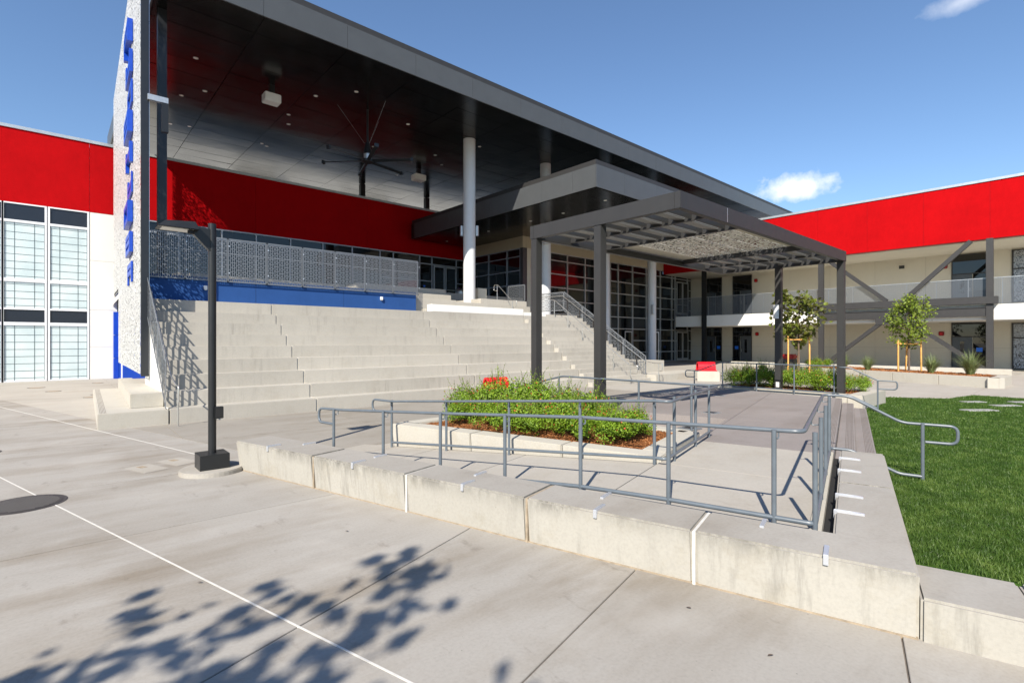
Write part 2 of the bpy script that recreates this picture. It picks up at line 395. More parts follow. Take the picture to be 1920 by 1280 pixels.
# --- ramp, landing, grey platform
ramp = setting('ramp')
RX0, RX1 = 4.94, 6.80
def rz(ly): return max(.004, min(LZ, .004 + (7.9 - ly) / (7.9 - 2.15) * (LZ - .004)))
rj = [7.9, 6.05, 4.2, 2.15]
for b, a in zip(rj, rj[1:]):
    p = [L2W(RX0, a + .006), L2W(RX1, a + .006), L2W(RX1, b - .006), L2W(RX0, b - .006)]
    mb = MB(); zz = [rz(a), rz(a), rz(b), rz(b)]
    mb.hexa([(x, y, -.05) for x, y in p], [(x, y, z) for (x, y), z in zip(p, zz)]); mb.build('concrete_slab', 'ramp_concrete', ramp)
MB().lbox(RX0 - .004, 2.13, -.05, RX1, 7.9, .001).build('slab_bed', 'joint_dark', ramp)
landing = setting('landing')
for a, b in ((RX0, 6.85), (6.85, 8.72)):
    slab([L2W(a, .22), L2W(b, .22), L2W(b, 2.15), L2W(a, 2.15)], 'ramp_concrete', LZ, .005, .4, parent=landing)
plat = [L2W(8.72, .2), L2W(17.45, .2), (17.35, 8.75), (8.32, 8.75), (8.32, 4.46), L2W(8.72, 2.15)]
platform = setting('canopy_platform')
for x0, x1 in ((8.7, 11.5), (11.5, 14.4), (14.4, 21)):
    for y0, y1 in ((.2, 2.1), (2.1, 4.3), (4.3, 8)):
        p = plat
        for a_, c_ in (((-C15, -S15), -x0), ((C15, S15), x1), ((S15, -C15), -y0), ((-S15, C15), y1)):
            p = clip(p, *a_, c_)
            if len(p) < 3: break
        if len(p) >= 3 and area(p) > .05: slab(p, 'platform_concrete', LZ, .004, .4, parent=platform)
MB().prism(inset(plat, .02), -.05, LZ - .01).build('slab_bed', 'joint_dark', platform)
lawn_steps = setting('lawn_steps')
for k, (a, b, z) in enumerate(((-.07, .197, .255), (-.36, -.073, .13))):
    MB().lbox(8.77, a, -.05, 17.45, b, z).build('step', 'platform_concrete', lawn_steps, bevel=.008)
for a, z in ((.2, LZ), (-.07, .255), (-.36, .13)):
    mb = MB()
    for i in range(6):
        o = a + .03 + i * .022
        mb.lbox(8.9, o, z - .01, 17.3, o + .007, z + .0012)
    mb.build('tread_groove', 'joint_dark', lawn_steps)
plaza_steps = setting('plaza_steps')
for k, z in ((0, .255), (1, .13)):
    B('step', 'platform_concrete', plaza_steps, 8.35, 8.755 + .32 * k, -.05, 17.3, 9.07 + .32 * k, z, bevel=.008)

# --- lawn
LAWN = [L2W(5.0, -.40), L2W(8.77, -.40), L2W(8.78, -.36), L2W(17.45, -.36), L2W(18.8, -.42), (20.2, 5.2), (21.8, 5.25), (23.3, 3.3), (25.3, 2.85), (25.7, -14), L2W(5.0, -14)]
def lz(x, y):
    lx = W2L(x, y)[0]
    return .285 - .165 * min(1, max(0, (lx - 5) / 4.5)) - .095 * min(1, max(0, (lx - 9.5) / 12)) + .012 * sin(x * 1.7) * sin(y * 1.3)
def inpoly(x, y, P):
    c = False
    for i in range(len(P)):
        (x1, y1), (x2, y2) = P[i - 1], P[i]
        if (y1 > y) != (y2 > y) and x < (x2 - x1) * (y - y1) / (y2 - y1) + x1: c = not c
    return c
mb = MB(); bm = bmesh.new()
vs_ = [bm.verts.new((x, y, 0)) for x, y in LAWN]; f = bm.faces.new(vs_)
bmesh.ops.triangulate(bm, faces=[f])
for _ in range(5): bmesh.ops.subdivide_edges(bm, edges=[e for e in bm.edges if e.calc_length() > .9], cuts=1, use_grid_fill=True)
bmesh.ops.triangulate(bm, faces=bm.faces)
for v in bm.verts: v.co.z = lz(v.co.x, v.co.y)
ext = bmesh.ops.extrude_face_region(bm, geom=list(bm.faces))
for g in ext['geom']:
    if isinstance(g, bmesh.types.BMVert): g.co.z = -.05
bmesh.ops.recalc_face_normals(bm, faces=bm.faces)
me = bpy.data.meshes.new('lawn'); bm.to_mesh(me); bm.free(); me.materials.append(MAT['lawn_soil']); link('lawn', me, kind='structure')
rg = random.Random(3); V = []; F = []
def blade(x, y, z, h, w, lean, a):
    dx, dy = cos(a) * w / 2, sin(a) * w / 2; la = rg.uniform(0, 2 * pi); o = len(V)
    mx, my = x + cos(la) * lean * .35, y + sin(la) * lean * .35
    V.extend(((x - dx, y - dy, z), (x + dx, y + dy, z), (mx + dx * .7, my + dy * .7, z + h * .6), (mx - dx * .7, my - dy * .7, z + h * .6), (x + cos(la) * lean, y + sin(la) * lean, z + h)))
    F.extend(((o, o + 1, o + 2, o + 3), (o + 3, o + 2, o + 4)))
for x0, x1, n, h, w in ((4.6, 8, 52000, .045, .0055), (8, 12, 48000, .042, .007), (12, 18, 36000, .04, .011), (18, 26, 20000, .04, .018)):
    k = 0
    while k < n:
        x = rg.uniform(x0, x1); y = rg.uniform(-1.5 - .1 * x, .27 * x + .6)
        if not inpoly(x, y, LAWN): k += .15; continue
        k += 1; blade(x, y, lz(x, y) - .004, h * rg.uniform(.55, 1.2), w * rg.uniform(.7, 1.2), rg.uniform(.0, .045), rg.uniform(0, pi))
me = bpy.data.meshes.new('grass'); me.from_pydata(V, [], F); me.materials.append(MAT['grass_blade'])
link('grass', me, label='short dense green turf covering the lawn beside the steps', cat='grass', kind='stuff')
st = [(19.6, 2.1, .9, .34), (21.9, 1.75, .8, .32), (22.4, 2.55, .7, .3), (23.4, 1.45, .8, .32)]
for i, (x, y, l, w) in enumerate(st):
    mb = MB(); a = R(-38); c, s = cos(a), sin(a)
    mb.prism([(x + c * u - s * v, y + s * u + c * v) for u, v in ((-l / 2, -w / 2), (l / 2, -w / 2), (l / 2, w / 2), (-l / 2, w / 2))], 0, lz(x, y) + .022)
    mb.build('stepping_stone', 'paver_stone', bevel=.01, label='flat grey stepping stone sunk in the lawn', cat='stepping stone', group='stepping stones in the lawn')

# ================================================================ SEAT WALL ROUND THE RAMP
seat_wall = thing('seat_wall', 'low battered concrete seat wall edging the ramp, stained and jointed', 'wall', (*L2W(4.6, 4), 0))
CZ = .45
def wblock(x0, y0, x1, y1, inx0=0., iny0=0., iny1=0., z1=CZ, parent=seat_wall, name='wall_block', m='wall_concrete', bev=.018, cap=True):
    t_ = [L2W(x0, y0), L2W(x1, y0), L2W(x1, y1), L2W(x0, y1)]
    b_ = [L2W(x0 + inx0, y0 + iny0), L2W(x1, y0 + iny0), L2W(x1, y1 - iny1), L2W(x0 + inx0, y1 - iny1)]
    mb = MB(); mb.hexa([(*p, -.05) for p in b_], [(*p, z1) for p in t_]); o = mb.build(name, m, parent, bevel=bev)
    if cap:
        me = o.data; me.materials.append(MAT['cap_concrete'])
        for f in me.polygons:
            if f.normal.z > .9: f.material_index = 1
    return o
FX, IX = 4.35, 4.93
J = [8.04, 6.11, 4.36, 2.70, 1.08]
for i, (a, b) in enumerate(zip(J, J[1:])):
    wblock(FX, b + .012, IX, a - .012, inx0=.045, iny1=.05 if i == 0 else 0)
for k, y in enumerate(J[1:]):
    MB().lbox(FX + .02, y - .012, -.05, IX - .004, y + .012, CZ - .012).build('joint_filler', 'sealant_white' if k in (1, 3) else 'sealant_tan', seat_wall)
wblock(FX, -.385, 6.75, J[-1] - .012, inx0=.045) if False else None
# corner: one L-shaped piece
pts = [(FX, -.385), (6.75, -.385), (6.75, .12), (IX, .12), (IX, J[-1] - .012), (FX, J[-1] - .012)]
ptb = [(FX + .045, -.385), (6.75, -.385), (6.75, .12), (IX, .12), (IX, J[-1] - .012), (FX + .045, J[-1] - .012)]
mb = MB(); mb.hexa([(*L2W(*p), -.05) for p in ptb], [(*L2W(*p), CZ) for p in pts]); o = mb.build('wall_block', 'wall_concrete', seat_wall, bevel=.018)
o.data.materials.append(MAT['cap_concrete'])
for f in o.data.polygons:
    if f.normal.z > .9: f.material_index = 1
wblock(6.757, -.385, 8.755, .12, bev=.018)
low = thing('kerb_wall', 'lower concrete kerb wall along the lawn, stepping down from the seat wall', 'wall', (*L2W(4.7, -5), 0))
for a, b in ((-.39, -.98), (-.99, -4.4), (-4.41, -9), (-9.01, -14)):
    wblock(FX, b, 5.0, a, inx0=.03, z1=.30, parent=low)
# narrow inner kerb carrying the rail, with the black drain slot beside it
MB().lbox(4.94, .205, -.05, 8.74, .30, LZ + .03).build('rail_kerb', 'curb_concrete', seat_wall, bevel=.006)
MB().lbox(4.94, .122, -.05, 8.74, .203, LZ - .06).build('drain_slot', 'rubber_dark', seat_wall)

MB().lbox(FX + .028, -.38, -.05, FX + .06, 8.0, .010).build('base_caulk', 'sealant_tan', seat_wall)
# metal skate-stop clips on the edges of the cap
def clip_thing(lx, ly, along, where):
    mb = MB(); l, w, h = .20, .034, .018
    if along == 'x':
        mb.lbox(lx, ly - w / 2, CZ - .02, lx + l, ly + w / 2, CZ + h); mb.lbox(lx - .016, ly - w / 2, CZ - .06, lx, ly + w / 2, CZ + h)
    else:
        mb.lbox(lx - w / 2, ly, CZ - .02, lx + w / 2, ly + l * 1.1, CZ + h); mb.lbox(lx - w / 2, ly + l * 1.1, CZ - .06, lx + w / 2, ly + l * 1.1 + .016, CZ + h)
    mb.build('skate_stop', 'clip_metal', bevel=.003, label='small metal skate-stop clip on the seat wall cap, ' + where, cat='clip', group='skate stops, ' + where)
for ly in (7.15, 5.28, 3.5, 1.95, .15): clip_thing(FX + .002, ly, 'x', 'on its outer plaza-side edge')
for ly in (6.85, 5.3, 3.62, 2.05, .62): clip_thing(IX - .19, ly, 'x', 'on its inner edge along the ramp')
for lx in (5.55, 6.15, 7.35, 8.1): clip_thing(lx, -.105, 'y', 'beside the black drain slot')

# ================================================================ PLANTERS BY THE RAMP
def planter_piece(parent, poly, z1, m='curb_concrete', name='wall_block', bev=.014, inb=0):
    mb = MB(); mb.prism(poly, -.05, z1); return mb.build(name, m, parent, bevel=bev)
pl = thing('planter', 'concrete planter of mulch and flowering shrubs between ramp and bleachers', 'planter', (*L2W(8, 4.5), 0))
JP = [7.25, 5.36, 3.62, 2.12]
for i, (a, b) in enumerate(zip(JP, JP[1:])):
    wblock(6.86, b + .008, 7.22, a - .008, inx0=.05, iny1=.05 if i == 0 else 0, parent=pl, m='curb_concrete', bev=.014, cap=False)
MB().lbox(7.225, 2.16, -.05, 9.15, 2.52, CZ).build('wall_block', 'curb_concrete', pl, bevel=.014)
x_, y_ = L2W(9.16, 2.16)
planter_piece(pl, [(8.04, 4.62), (8.32, 4.62), (8.32, 8.72), (8.04, 8.72)], CZ)
e0, e1 = L2W(7.23, 7.24), L2W(7.23, 6.9)
planter_piece(pl, [e0, (8.32, 9.06), (8.32, 8.73), e1], CZ)
mulchL = [L2W(7.22, 2.52), L2W(9.0, 2.52), (8.04, 4.9), (8.04, 8.75), L2W(7.22, 6.92)]
MB().prism(mulchL, -.05, .41).build('mulch_bed', 'mulch', pl)
pr = thing('planter', 'concrete planter of flowering shrubs around the canopy posts nearest the lawn', 'planter', (18.4, 6.6, 0))
for poly in ([(17.36, 4.75), (17.62, 4.75), (17.62, 8.7), (17.36, 8.7)], [(17.36, 4.36), (19.9, 4.36), (19.9, 4.74), (17.36, 4.74)], [(19.62, 4.75), (19.9, 4.75), (19.9, 8.7), (19.62, 8.7)], [(17.36, 8.71), (19.9, 8.71), (19.9, 9.0), (17.36, 9.0)]):
    planter_piece(pr, poly, CZ)
B('mulch_bed', 'mulch', pr, 17.6, 4.72, -.05, 19.65, 8.72, .41)
def chips(parent, poly, n, z, s):
    rr = random.Random(n); xs_ = [p[0] for p in poly]; ys_ = [p[1] for p in poly]; mb = MB(); k = 0
    while k < n:
        x, y = rr.uniform(min(xs_), max(xs_)), rr.uniform(min(ys_), max(ys_))
        if not inpoly(x, y, poly): continue
        k += 1; a = rr.uniform(0, pi); l = s * rr.uniform(.5, 1.5); w = s * .35
        d = Vector((cos(a), sin(a), rr.uniform(-.4, .4))) * l / 2
        mb.bar(Vector((x, y, z)) - d, Vector((x, y, z)) + d, w, w * .4, (rr.uniform(-.5, .5), rr.uniform(-.5, .5), 1))
    return mb.build('mulch_chips', 'mulch_chip', parent, kind='stuff')
chips(pl, mulchL, 2600, .418, .045)
chips(pr, [(17.62, 4.74), (19.62, 4.74), (19.62, 8.7), (17.62, 8.7)], 700, .418, .05)

# ================================================================ HANDRAILS
def lerp_tab(tab, x):
    tab = sorted(tab)
    if x <= tab[0][0]: return tab[0][1]
    for (a, u), (b, v) in zip(tab, tab[1:]):
        if x <= b: return u + (v - u) * (x - a) / (b - a)
    return tab[-1][1]
def handrail(label, tops, posts, bottoms=(), r=.021, m='rail_paint', brackets=(), group=None, rt=None):
    x, y, z0, z1 = posts[0]
    h = thing('handrail', label, 'handrail', (x, y, z0), group)
    for path, fr in tops: MB().tube(fillet(path, fr), rt or r * .93, 10).build('top_rail', m, h, smooth=True)
    for path, fr in bottoms: MB().tube(fillet(path, fr), r * 1.02, 10).build('bottom_rail', m, h, smooth=True)
    for x, y, z0, z1 in posts: MB().tube([(x, y, z0), (x, y, z1)], r, 12).build('post', m, h, smooth=True)
    for a, b in brackets:
        a, b = Vector(a), Vector(b); mid = Vector((b.x, b.y, a.z - .015))
        MB().tube(fillet([a, mid, b], .03, 4), .0075, 6).build('bracket', m, h, smooth=True)
    return h
LW = lambda lx, ly, z: (*L2W(lx, ly), z)
tabF = [(.2, 1.225), (1.48, 1.20), (2.43, 1.18), (3.43, 1.125), (4.42, 1.07), (5.5, 1.015), (6.5, .965), (7.2, .955)]
zf = lambda ly: lerp_tab(tabF, ly)
fp = [6.52, 5.45, 4.40, 3.40, 2.42, 1.48, .56]; fl, ro = 5.02, .055
top = [LW(fl, 6.53, zf(6.5) - .21), LW(fl + ro, 6.95, zf(7) - .21), LW(fl + ro, 6.95, zf(7)), LW(fl + ro, 6.4, zf(6.4))] + [LW(fl + ro, y, zf(y)) for y in fp[1:]] + [LW(fl + ro, .335, 1.225), LW(6.4, .335, 1.225), LW(8.55, .335, 1.225),
       LW(8.74, .335, 1.225), LW(8.74, .02, 1.225), LW(8.74, -.58, .90), LW(8.74, -1.16, .895), LW(8.74, -1.16, .665), LW(8.74, -.83, .665)]
bot = [LW(fl, y, max(rz(y), 0) + .085) for y in fp] + [LW(fl, .25, LZ + .085), LW(6.2, .25, LZ + .085), LW(8.5, .25, LZ + .085), LW(8.72, .25, LZ + .085), LW(8.72, .0, LZ + .085), LW(8.72, -.55, .21), LW(8.72, -.8, .205)]
posts = [(*L2W(fl, y), rz(y) - .02, zf(y) + .012) for y in fp] + [(*L2W(lx, .25), LZ, 1.235) for lx in (5.03, 6.05, 7.2, 8.45)] + [(*L2W(8.72, -.80), .05, .91)]
br = [((*L2W(fl + .01, y), zf(y) - .06), (*L2W(fl + ro, y - .03), zf(y) - .015)) for y in fp] + [((*L2W(lx + .02, .26), 1.16), (*L2W(lx + .02, .335), 1.21)) for lx in (6.05, 7.2, 8.45)]
handrail('long grey pipe handrail along the seat wall, turning down the steps to the lawn', [(top, .09)], posts, [(bot, .06)], brackets=br)
ml = 6.70; mp = [7.05, 5.74, 4.46, 3.24, 2.16]
zm = lambda ly: rz(ly) + .845
top = [LW(ml, 7.06, zm(7) - .22), LW(ml - ro, 7.5, zm(7) - .2), LW(ml - ro, 7.5, zm(7) + .01), LW(ml - ro, 7.0, zm(7))] + [LW(ml - ro, y, zm(y)) for y in mp[1:]] + [LW(ml - ro, 1.93, zm(2)), LW(7.6, 1.93, zm(2)), LW(9.42, 1.93, zm(2)), (8.72, 4.42, zm(2)), (8.56, 4.9, zm(2)), (8.5, 7.85, zm(2)), (8.5, 9.25, zm(2) - .32), (8.5, 9.6, zm(2) - .32), (8.5, 9.6, zm(2) - .54), (8.5, 9.3, zm(2) - .54)]
bot = [LW(ml, y, rz(y) + .09) for y in mp] + [LW(ml, 2.0, LZ + .09), LW(7.6, 2.0, LZ + .09), LW(9.3, 2.0, LZ + .09)]
posts = [(*L2W(ml, y), rz(y) - .02, zm(y) + .02) for y in mp] + [(*L2W(lx, 2.0), LZ - .02, zm(2) + .03) for lx in (7.05, 8.2, 9.1)] + [(8.44, y, LZ - .02, zm(2) + .0) for y in (4.7, 5.8, 7.9)] + [(8.5, 9.3, .0, zm(2) - .31)]
br = [((*L2W(ml - .01, y), zm(y) - .06), (*L2W(ml - ro, y - .03), zm(y) - .015)) for y in mp]
handrail('grey pipe handrail beside the shrub planter, wrapping round onto the grey platform', [(top, .09)], posts, [(bot, .06)], brackets=br)
# a small padlock and cable hanging on it
pk = thing('padlock', 'small black and orange padlock hanging from a cable on the grey handrail', 'padlock', (8.46, 7.62, .95))
MB().tube([(8.46, 7.62, 1.2), (8.46, 7.62, 1.0)], .006, 6).build('cable', 'black_metal', pk)
B('lock_body', 'rubber_dark', pk, 8.43, 7.595, .93, 8.49, 7.645, 1.0, bevel=.01)
B('lock_band', 'flower_red', pk, 8.425, 7.59, .905, 8.495, 7.65, .935, bevel=.006)
ex = 17.26; ze = 1.27; a0 = L2W(17.28, .25); a1 = L2W(17.28, -.62); a2 = L2W(17.28, -1.05)
top = [(ex, 9.5, .72), (ex, 9.85, .72), (ex, 9.85, .95), (ex, 9.35, .95), (ex, 8.55, ze), (ex, 5.0, ze), (*a0, ze), (*L2W(17.28, .02), ze), (*a1, .93), (*a2, .925), (*a2, .70), (*L2W(17.28, -.64), .70)]
bot = [(ex, 8.5, LZ + .1), (ex, 5.0, LZ + .1), (*a0, LZ + .1), (*L2W(17.28, .0), LZ + .1), (*L2W(17.28, -.6), .18)]
posts = [(ex, y, LZ - .02, ze - .01) for y in (8.45, 7.3, 6.15, 5.05)] + [(ex, 9.5, 0, .95), (*a1, 0, .94)]
handrail('grey pipe handrail in front of the far shrub planter, sloping down to the lawn', [(top, .09)], posts, [(bot, .06)])

# ================================================================ STEPPED SEATING
blea = thing('stepped_seating', 'wide flight of nine pale concrete seating tiers below the blue wall', 'bleachers', (12, 14.8, 0))
TY = [14.82 + .515 * k for k in range(10)]
TZ = [0, .362, .745, 1.125, 1.50, 1.865, 2.21, 2.57, 2.91, 3.30]
TXJ = [2.10, 5.67, 11.80, 17.70, 22.2]
for k in range(9):
    for x0, x1 in zip(TXJ, TXJ[1:]):
        g = .014
        B('seating_tier', 'tier_concrete', blea, x0 + g, TY[k], max(-.05, TZ[k] - .12), x1 - (g if x1 < 22 else 0), TY[k + 1] + .03, TZ[k + 1], bevel=.012)
for x in TXJ[1:3]:
    for k in range(9):
        B('joint_filler', 'sealant_white', blea, x - .0135, TY[k] + .03, max(-.05, TZ[k] - .1), x + .0135, TY[k + 1] + .02, TZ[k + 1] - .016)
for k in range(0, 9):
    y0 = TY[k] - .257 + .0; z0 = TZ[k]; z1 = (TZ[k] + TZ[k + 1]) / 2
    B('stair_step', 'tier_concrete', blea, 17.72 + .003 * k, y0, z0 - .02, 22.2, TY[k] + .02, z1, bevel=.01)
# mass under the tiers
mb = MB(); prof = [(14.95, -.05)] + [p for k in range(9) for p in ((TY[k] + .12, TZ[k]), (TY[k] + .12, TZ[k + 1] - .03))] + [(19.36, TZ[9] - .03), (19.36, -.05)]
n = len(prof)
mb.add([(2.11, y, z) for y, z in prof] + [(22.17, y, z) for y, z in prof], [tuple(range(n)), tuple(range(2 * n - 1, n - 1, -1))] + [((i + 1) % n, i, n + i, n + (i + 1) % n) for i in range(n)])
mb.build('base_mass', 'white_stucco', blea)
# white kerb on top and the floors behind
B('kerb', 'white_stucco', blea, 12.25, 18.97, 3.302, 17.66, 19.36, 3.62, bevel=.01)
B('kerb', 'white_stucco', blea, 17.665, 19.0, 3.302, 19.3, 19.36, 3.47, bevel=.008)
B('landing_floor', 'tier_concrete', blea, 12.2, 19.37, -.05, 22.2, 22.9, 3.45)
for k, z in enumerate((3.80, 4.15, 4.50)):
    B('stair_step', 'tier_concrete', blea, 18.55, 22.905 + .32 * k, 3.3, 22.2, 23.23 + .32 * k, z, bevel=.008)
B('landing_floor', 'tier_concrete', blea, 18.6, 23.87, -.05, 22.2, 28.0, 4.495)
B('terrace_floor', 'tier_concrete', blea, 12.2, 22.91, -.05, 18.54, 28.0, 4.15)
B('terrace_floor', 'tier_concrete', blea, 3.3, 19.62, -.05, 12.19, 28.0, 4.14)
B('terrace_floor', 'tier_concrete', blea, 2.25, 19.605, 3.7, 3.28, 21.8, 4.14)
for k, (y, z) in enumerate(((25.5, 4.48), (26.05, 4.82), (26.6, 5.2))):
    B('seating_tier', 'tier_concrete', blea, 12.3, y, 4.0, 18.2, y + .6 if k < 2 else 28.0, z, bevel=.01)
B('terrace_floor', 'tier_concrete', blea, 4.2, 28.005, -.05, 26.0, 35.2, 5.19)
# blocks at the open end
eb = thing('end_steps', 'two stacked long concrete blocks stepping up beside the perforated screen', 'steps', (1.4, 16, 0))
mb = MB(); mb.prism([(.74, 14.84), (2.09, 14.84), (2.09, 22.8), (1.02, 22.8)], -.05, .36); mb.build('block', 'curb_concrete', eb, bevel=.014)
mb = MB(); mb.prism([(1.40, 15.6), (2.085, 15.6), (2.085, 22.7), (1.70, 22.7)], .355, .71); mb.build('block', 'curb_concrete', eb, bevel=.014)
mb = MB()
for i in range(5):
    o = .05 + i * .026
    mb.prism([(.74 + o, 14.95), (.748 + o, 14.95), (1.028 + o, 22.7), (1.02 + o, 22.7)], .35, .3612)
mb.build('tread_groove', 'joint_dark', eb)

# blue wall with perforated fence
bw = thing('blue_wall', 'low blue stucco wall at the head of the seating tiers', 'wall', (7, 19.4, 3.3))
for x0, x1 in ((2.15, 5.28), (5.28, 8.46), (8.46, 11.7)):
    B('wall_panel', 'blue_stucco', bw, x0 + .006, 19.37, 3.25, x1 - .006, 19.6, 4.12)
B('wall_core', 'joint_dark', bw, 2.2, 19.39, 3.25, 11.68, 19.58, 4.1)
for x in (3.73, 10.05):
    l = thing('wall_light', 'small white box light on the blue wall ' + ('beside the shaded end' if x < 5 else 'near the fence end'), 'light', (x, 19.37, 3.72))
    B('housing', 'white_plastic', l, x - .05, 19.29, 3.70, x + .05, 19.365, 3.83, bevel=.008)
    B('lens', 'lens_white', l, x - .03, 19.3, 3.685, x + .03, 19.35, 3.699)
fe = thing('perforated_fence', 'grey slotted sheet-metal fence panels standing above the blue wall', 'fence', (7, 19.3, 4))
px = [1.95, 3.15, 4.38, 5.62, 6.85, 8.08, 9.32, 10.55, 11.76]
for a, b in zip(px, px[1:]):
    p = B('fence_panel', 'fence_perforated', fe, a + .008, 19.285, 4.0, b - .008, 19.289, 5.45)
    mb = MB()
    for q in ((a + .008, 19.282, 5.42, b - .008, 19.292, 5.455), (a + .008, 19.282, 3.995, b - .008, 19.292, 4.03), (a + .008, 19.282, 4.0, a + .03, 19.292, 5.45), (b - .03, 19.282, 4.0, b - .008, 19.292, 5.45), (a + .01, 19.2825, 4.93, b - .01, 19.2915, 4.955)): mb.box(*q)
    mb.build('panel_border', 'fence_steel', p)
for x in px:
    B('fence_post', 'steel_grey', fe, x - .018, 19.30, 4.0, x + .018, 19.365, 5.4)
    for z in (4.3, 5.2):
        MB().tube([(x + .04, 19.296, z), (x + .04, 19.27, z)], .022, 8).build('fixing_disc', 'clip_metal', fe)
# sloping guard at the open end (sheet metal), with its stainless handrail
gd = thing('perforated_guard', 'sloping slotted sheet-metal guard closing the shaded end of the tiers', 'guard', (2.05, 14.9, .36))
gy0, gy1 = 14.92, 19.0
for i in range(3):
    y0, y1 = gy0 + (gy1 - gy0) * i / 3, gy0 + (gy1 - gy0) * (i + 1) / 3
    f0 = lambda y: .33 + (y - gy0) * .715; x = 2.04
    mb = MB(); mb.add([(x, y0 + .006, f0(y0)), (x, y1 - .006, f0(y1)), (x, y1 - .006, f0(y1) + 1.17), (x, y0 + .006, f0(y0) + 1.17), (x + .004, y0 + .006, f0(y0)), (x + .004, y1 - .006, f0(y1)), (x + .004, y1 - .006, f0(y1) + 1.17), (x + .004, y0 + .006, f0(y0) + 1.17)],
                      [(0, 3, 2, 1), (4, 5, 6, 7), (0, 1, 5, 4), (1, 2, 6, 5), (2, 3, 7, 6), (3, 0, 4, 7)])
    p = mb.build('guard_panel', 'guard_perforated', gd)
    mb = MB()
    for dz in (.02, 1.15): mb.bar((x + .002, y0 + .006, f0(y0) + dz), (x + .002, y1 - .006, f0(y1) + dz), .012, .05)
    mb.bar((x + .002, y0 + .015, f0(y0) + .03), (x + .002, y0 + .015, f0(y0) + 1.14), .012, .04, (0, 1, 0)); mb.bar((x + .002, y1 - .015, f0(y1) + .03), (x + .002, y1 - .015, f0(y1) + 1.14), .012, .04, (0, 1, 0))
    mb.build('panel_border', 'fence_steel', p)
    for q in (.5,):
        y = y0 + (y1 - y0) * q; B('guard_post', 'fence_steel', gd, x + .006, y - .015, f0(y) - .1, x + .03, y + .015, f0(y) + 1.1)
sr = [(2.2, 14.3, .02), (2.2, 14.3, .92)]
handrail('slim stainless handrail climbing beside the slotted guard at the shaded end', [([(2.2, 14.3, .55), (2.2, 14.25, .55), (2.2, 14.25, .95), (2.2, 14.55, .95), (2.16, 14.95, 1.13), (2.12, 18.9, 3.95)], .06)], [(2.2, 14.32, 0, .94), (2.14, 16.6, 1.5, 2.3), (2.14, 18.2, 2.6, 3.44)], r=.017, m='stainless')
# right-hand guard down the stairs
gr = thing('perforated_guard', 'slotted grey guard sloping down the outer side of the stairs', 'guard', (22.28, 14.9, 0))
def gpanel(par, x, ya, za, yb, zb, h, fr='fence_steel'):
    mb = MB(); v = [(ya, za), (yb, zb), (yb, zb + h), (ya, za + h)]
    mb.add([(x, y, z) for y, z in v] + [(x + .004, y, z) for y, z in v], [(0, 3, 2, 1), (4, 5, 6, 7), (0, 1, 5, 4), (1, 2, 6, 5), (2, 3, 7, 6), (3, 0, 4, 7)])
    p = mb.build('guard_panel', 'guard_perforated', par); mb = MB()
    for dz in (.02, h - .02): mb.bar((x + .002, ya, za + dz), (x + .002, yb, zb + dz), .012, .045)
    mb.bar((x + .002, ya + .02, za), (x + .002, ya + .02, za + h), .012, .04, (0, 1, 0)); mb.bar((x + .002, yb - .02, zb), (x + .002, yb - .02, zb + h), .012, .04, (0, 1, 0))
    mb.build('panel_border', fr, p)
ysg = [14.85, 16.25, 17.65, 19.05, 20.45]
for a, b in zip(ysg, ysg[1:]): gpanel(gr, 22.25, a + .005, .12 + (a - 14.85) * .655, b - .005, .12 + (b - 14.85) * .655, 1.14)
gpanel(gr, 22.25, 20.46, 3.8, 22.88, 3.8, 1.1)
gpanel(gr, 22.25, 23.75, 4.52, 25.4, 4.52, 1.08)
MB().tube(fillet([(22.12, 14.0, .55), (22.12, 13.85, .55), (22.12, 13.85, .93), (22.12, 14.3, .93), (22.14, 14.85, 1.02), (22.14, 20.45, 4.66), (22.14, 22.8, 4.66)], .08), .019, 8).build('hand_rail', 'stainless', gr, smooth=True)
for y in (14.05,): MB().tube([(22.12, y, 0), (22.12, y, .93)], .018, 8).build('rail_post', 'stainless', gr, smooth=True)
for i in range(6):
    y = 15.4 + i * .95; B('guard_post', 'steel_grey', gr, 22.2, y - .03, .1 + (y - 14.85) * .655, 22.246, y + .03, 1.05 + (y - 14.85) * .655)
# centre rail of the stairs
pp = []
for i in range(6):
    y = 14.35 + i * .98; k = min(9, max(0, int((y - 14.56) / .2575 + 1))); z = max(0, (y - 14.56) * .715)
    pp.append((20.2, y, max(0, z - .06), z + .88))
handrail('slim stainless handrail climbing the middle of the concrete stairs', [([(20.2, 14.35, .5), (20.2, 13.95, .5), (20.2, 13.95, .9), (20.2, 14.4, .9), (20.2, 19.25, 4.24), (20.2, 19.6, 4.3)], .1)], pp, r=.019, m='stainless')
handrail('short stainless handrail on the upper steps beside the white round column', [([(20.2, 22.6, 4.02), (20.2, 22.3, 4.02), (20.2, 22.3, 4.4), (20.2, 22.7, 4.4), (20.2, 24.0, 5.45), (20.2, 24.35, 5.45), (20.2, 24.35, 5.1), (20.2, 24.0, 5.1)], .12)], [(20.2, 22.65, 3.45, 4.4), (20.2, 24.05, 4.5, 5.44)], r=.019, m='stainless')
cb = thing('plinth', 'white stepped concrete plinth at the foot of the stair guard', 'plinth', (23.5, 15.4, 0))
B('block', 'curb_concrete', cb, 22.3, 14.3, -.05, 27.2, 15.9, .34, bevel=.012)
B('block', 'curb_concrete', cb, 22.3, 15.91, -.05, 25.6, 18, .95, bevel=.012)
B('block', 'curb_concrete', cb, 22.3, 16.6, .9, 22.9, 18, 1.35, bevel=.012)

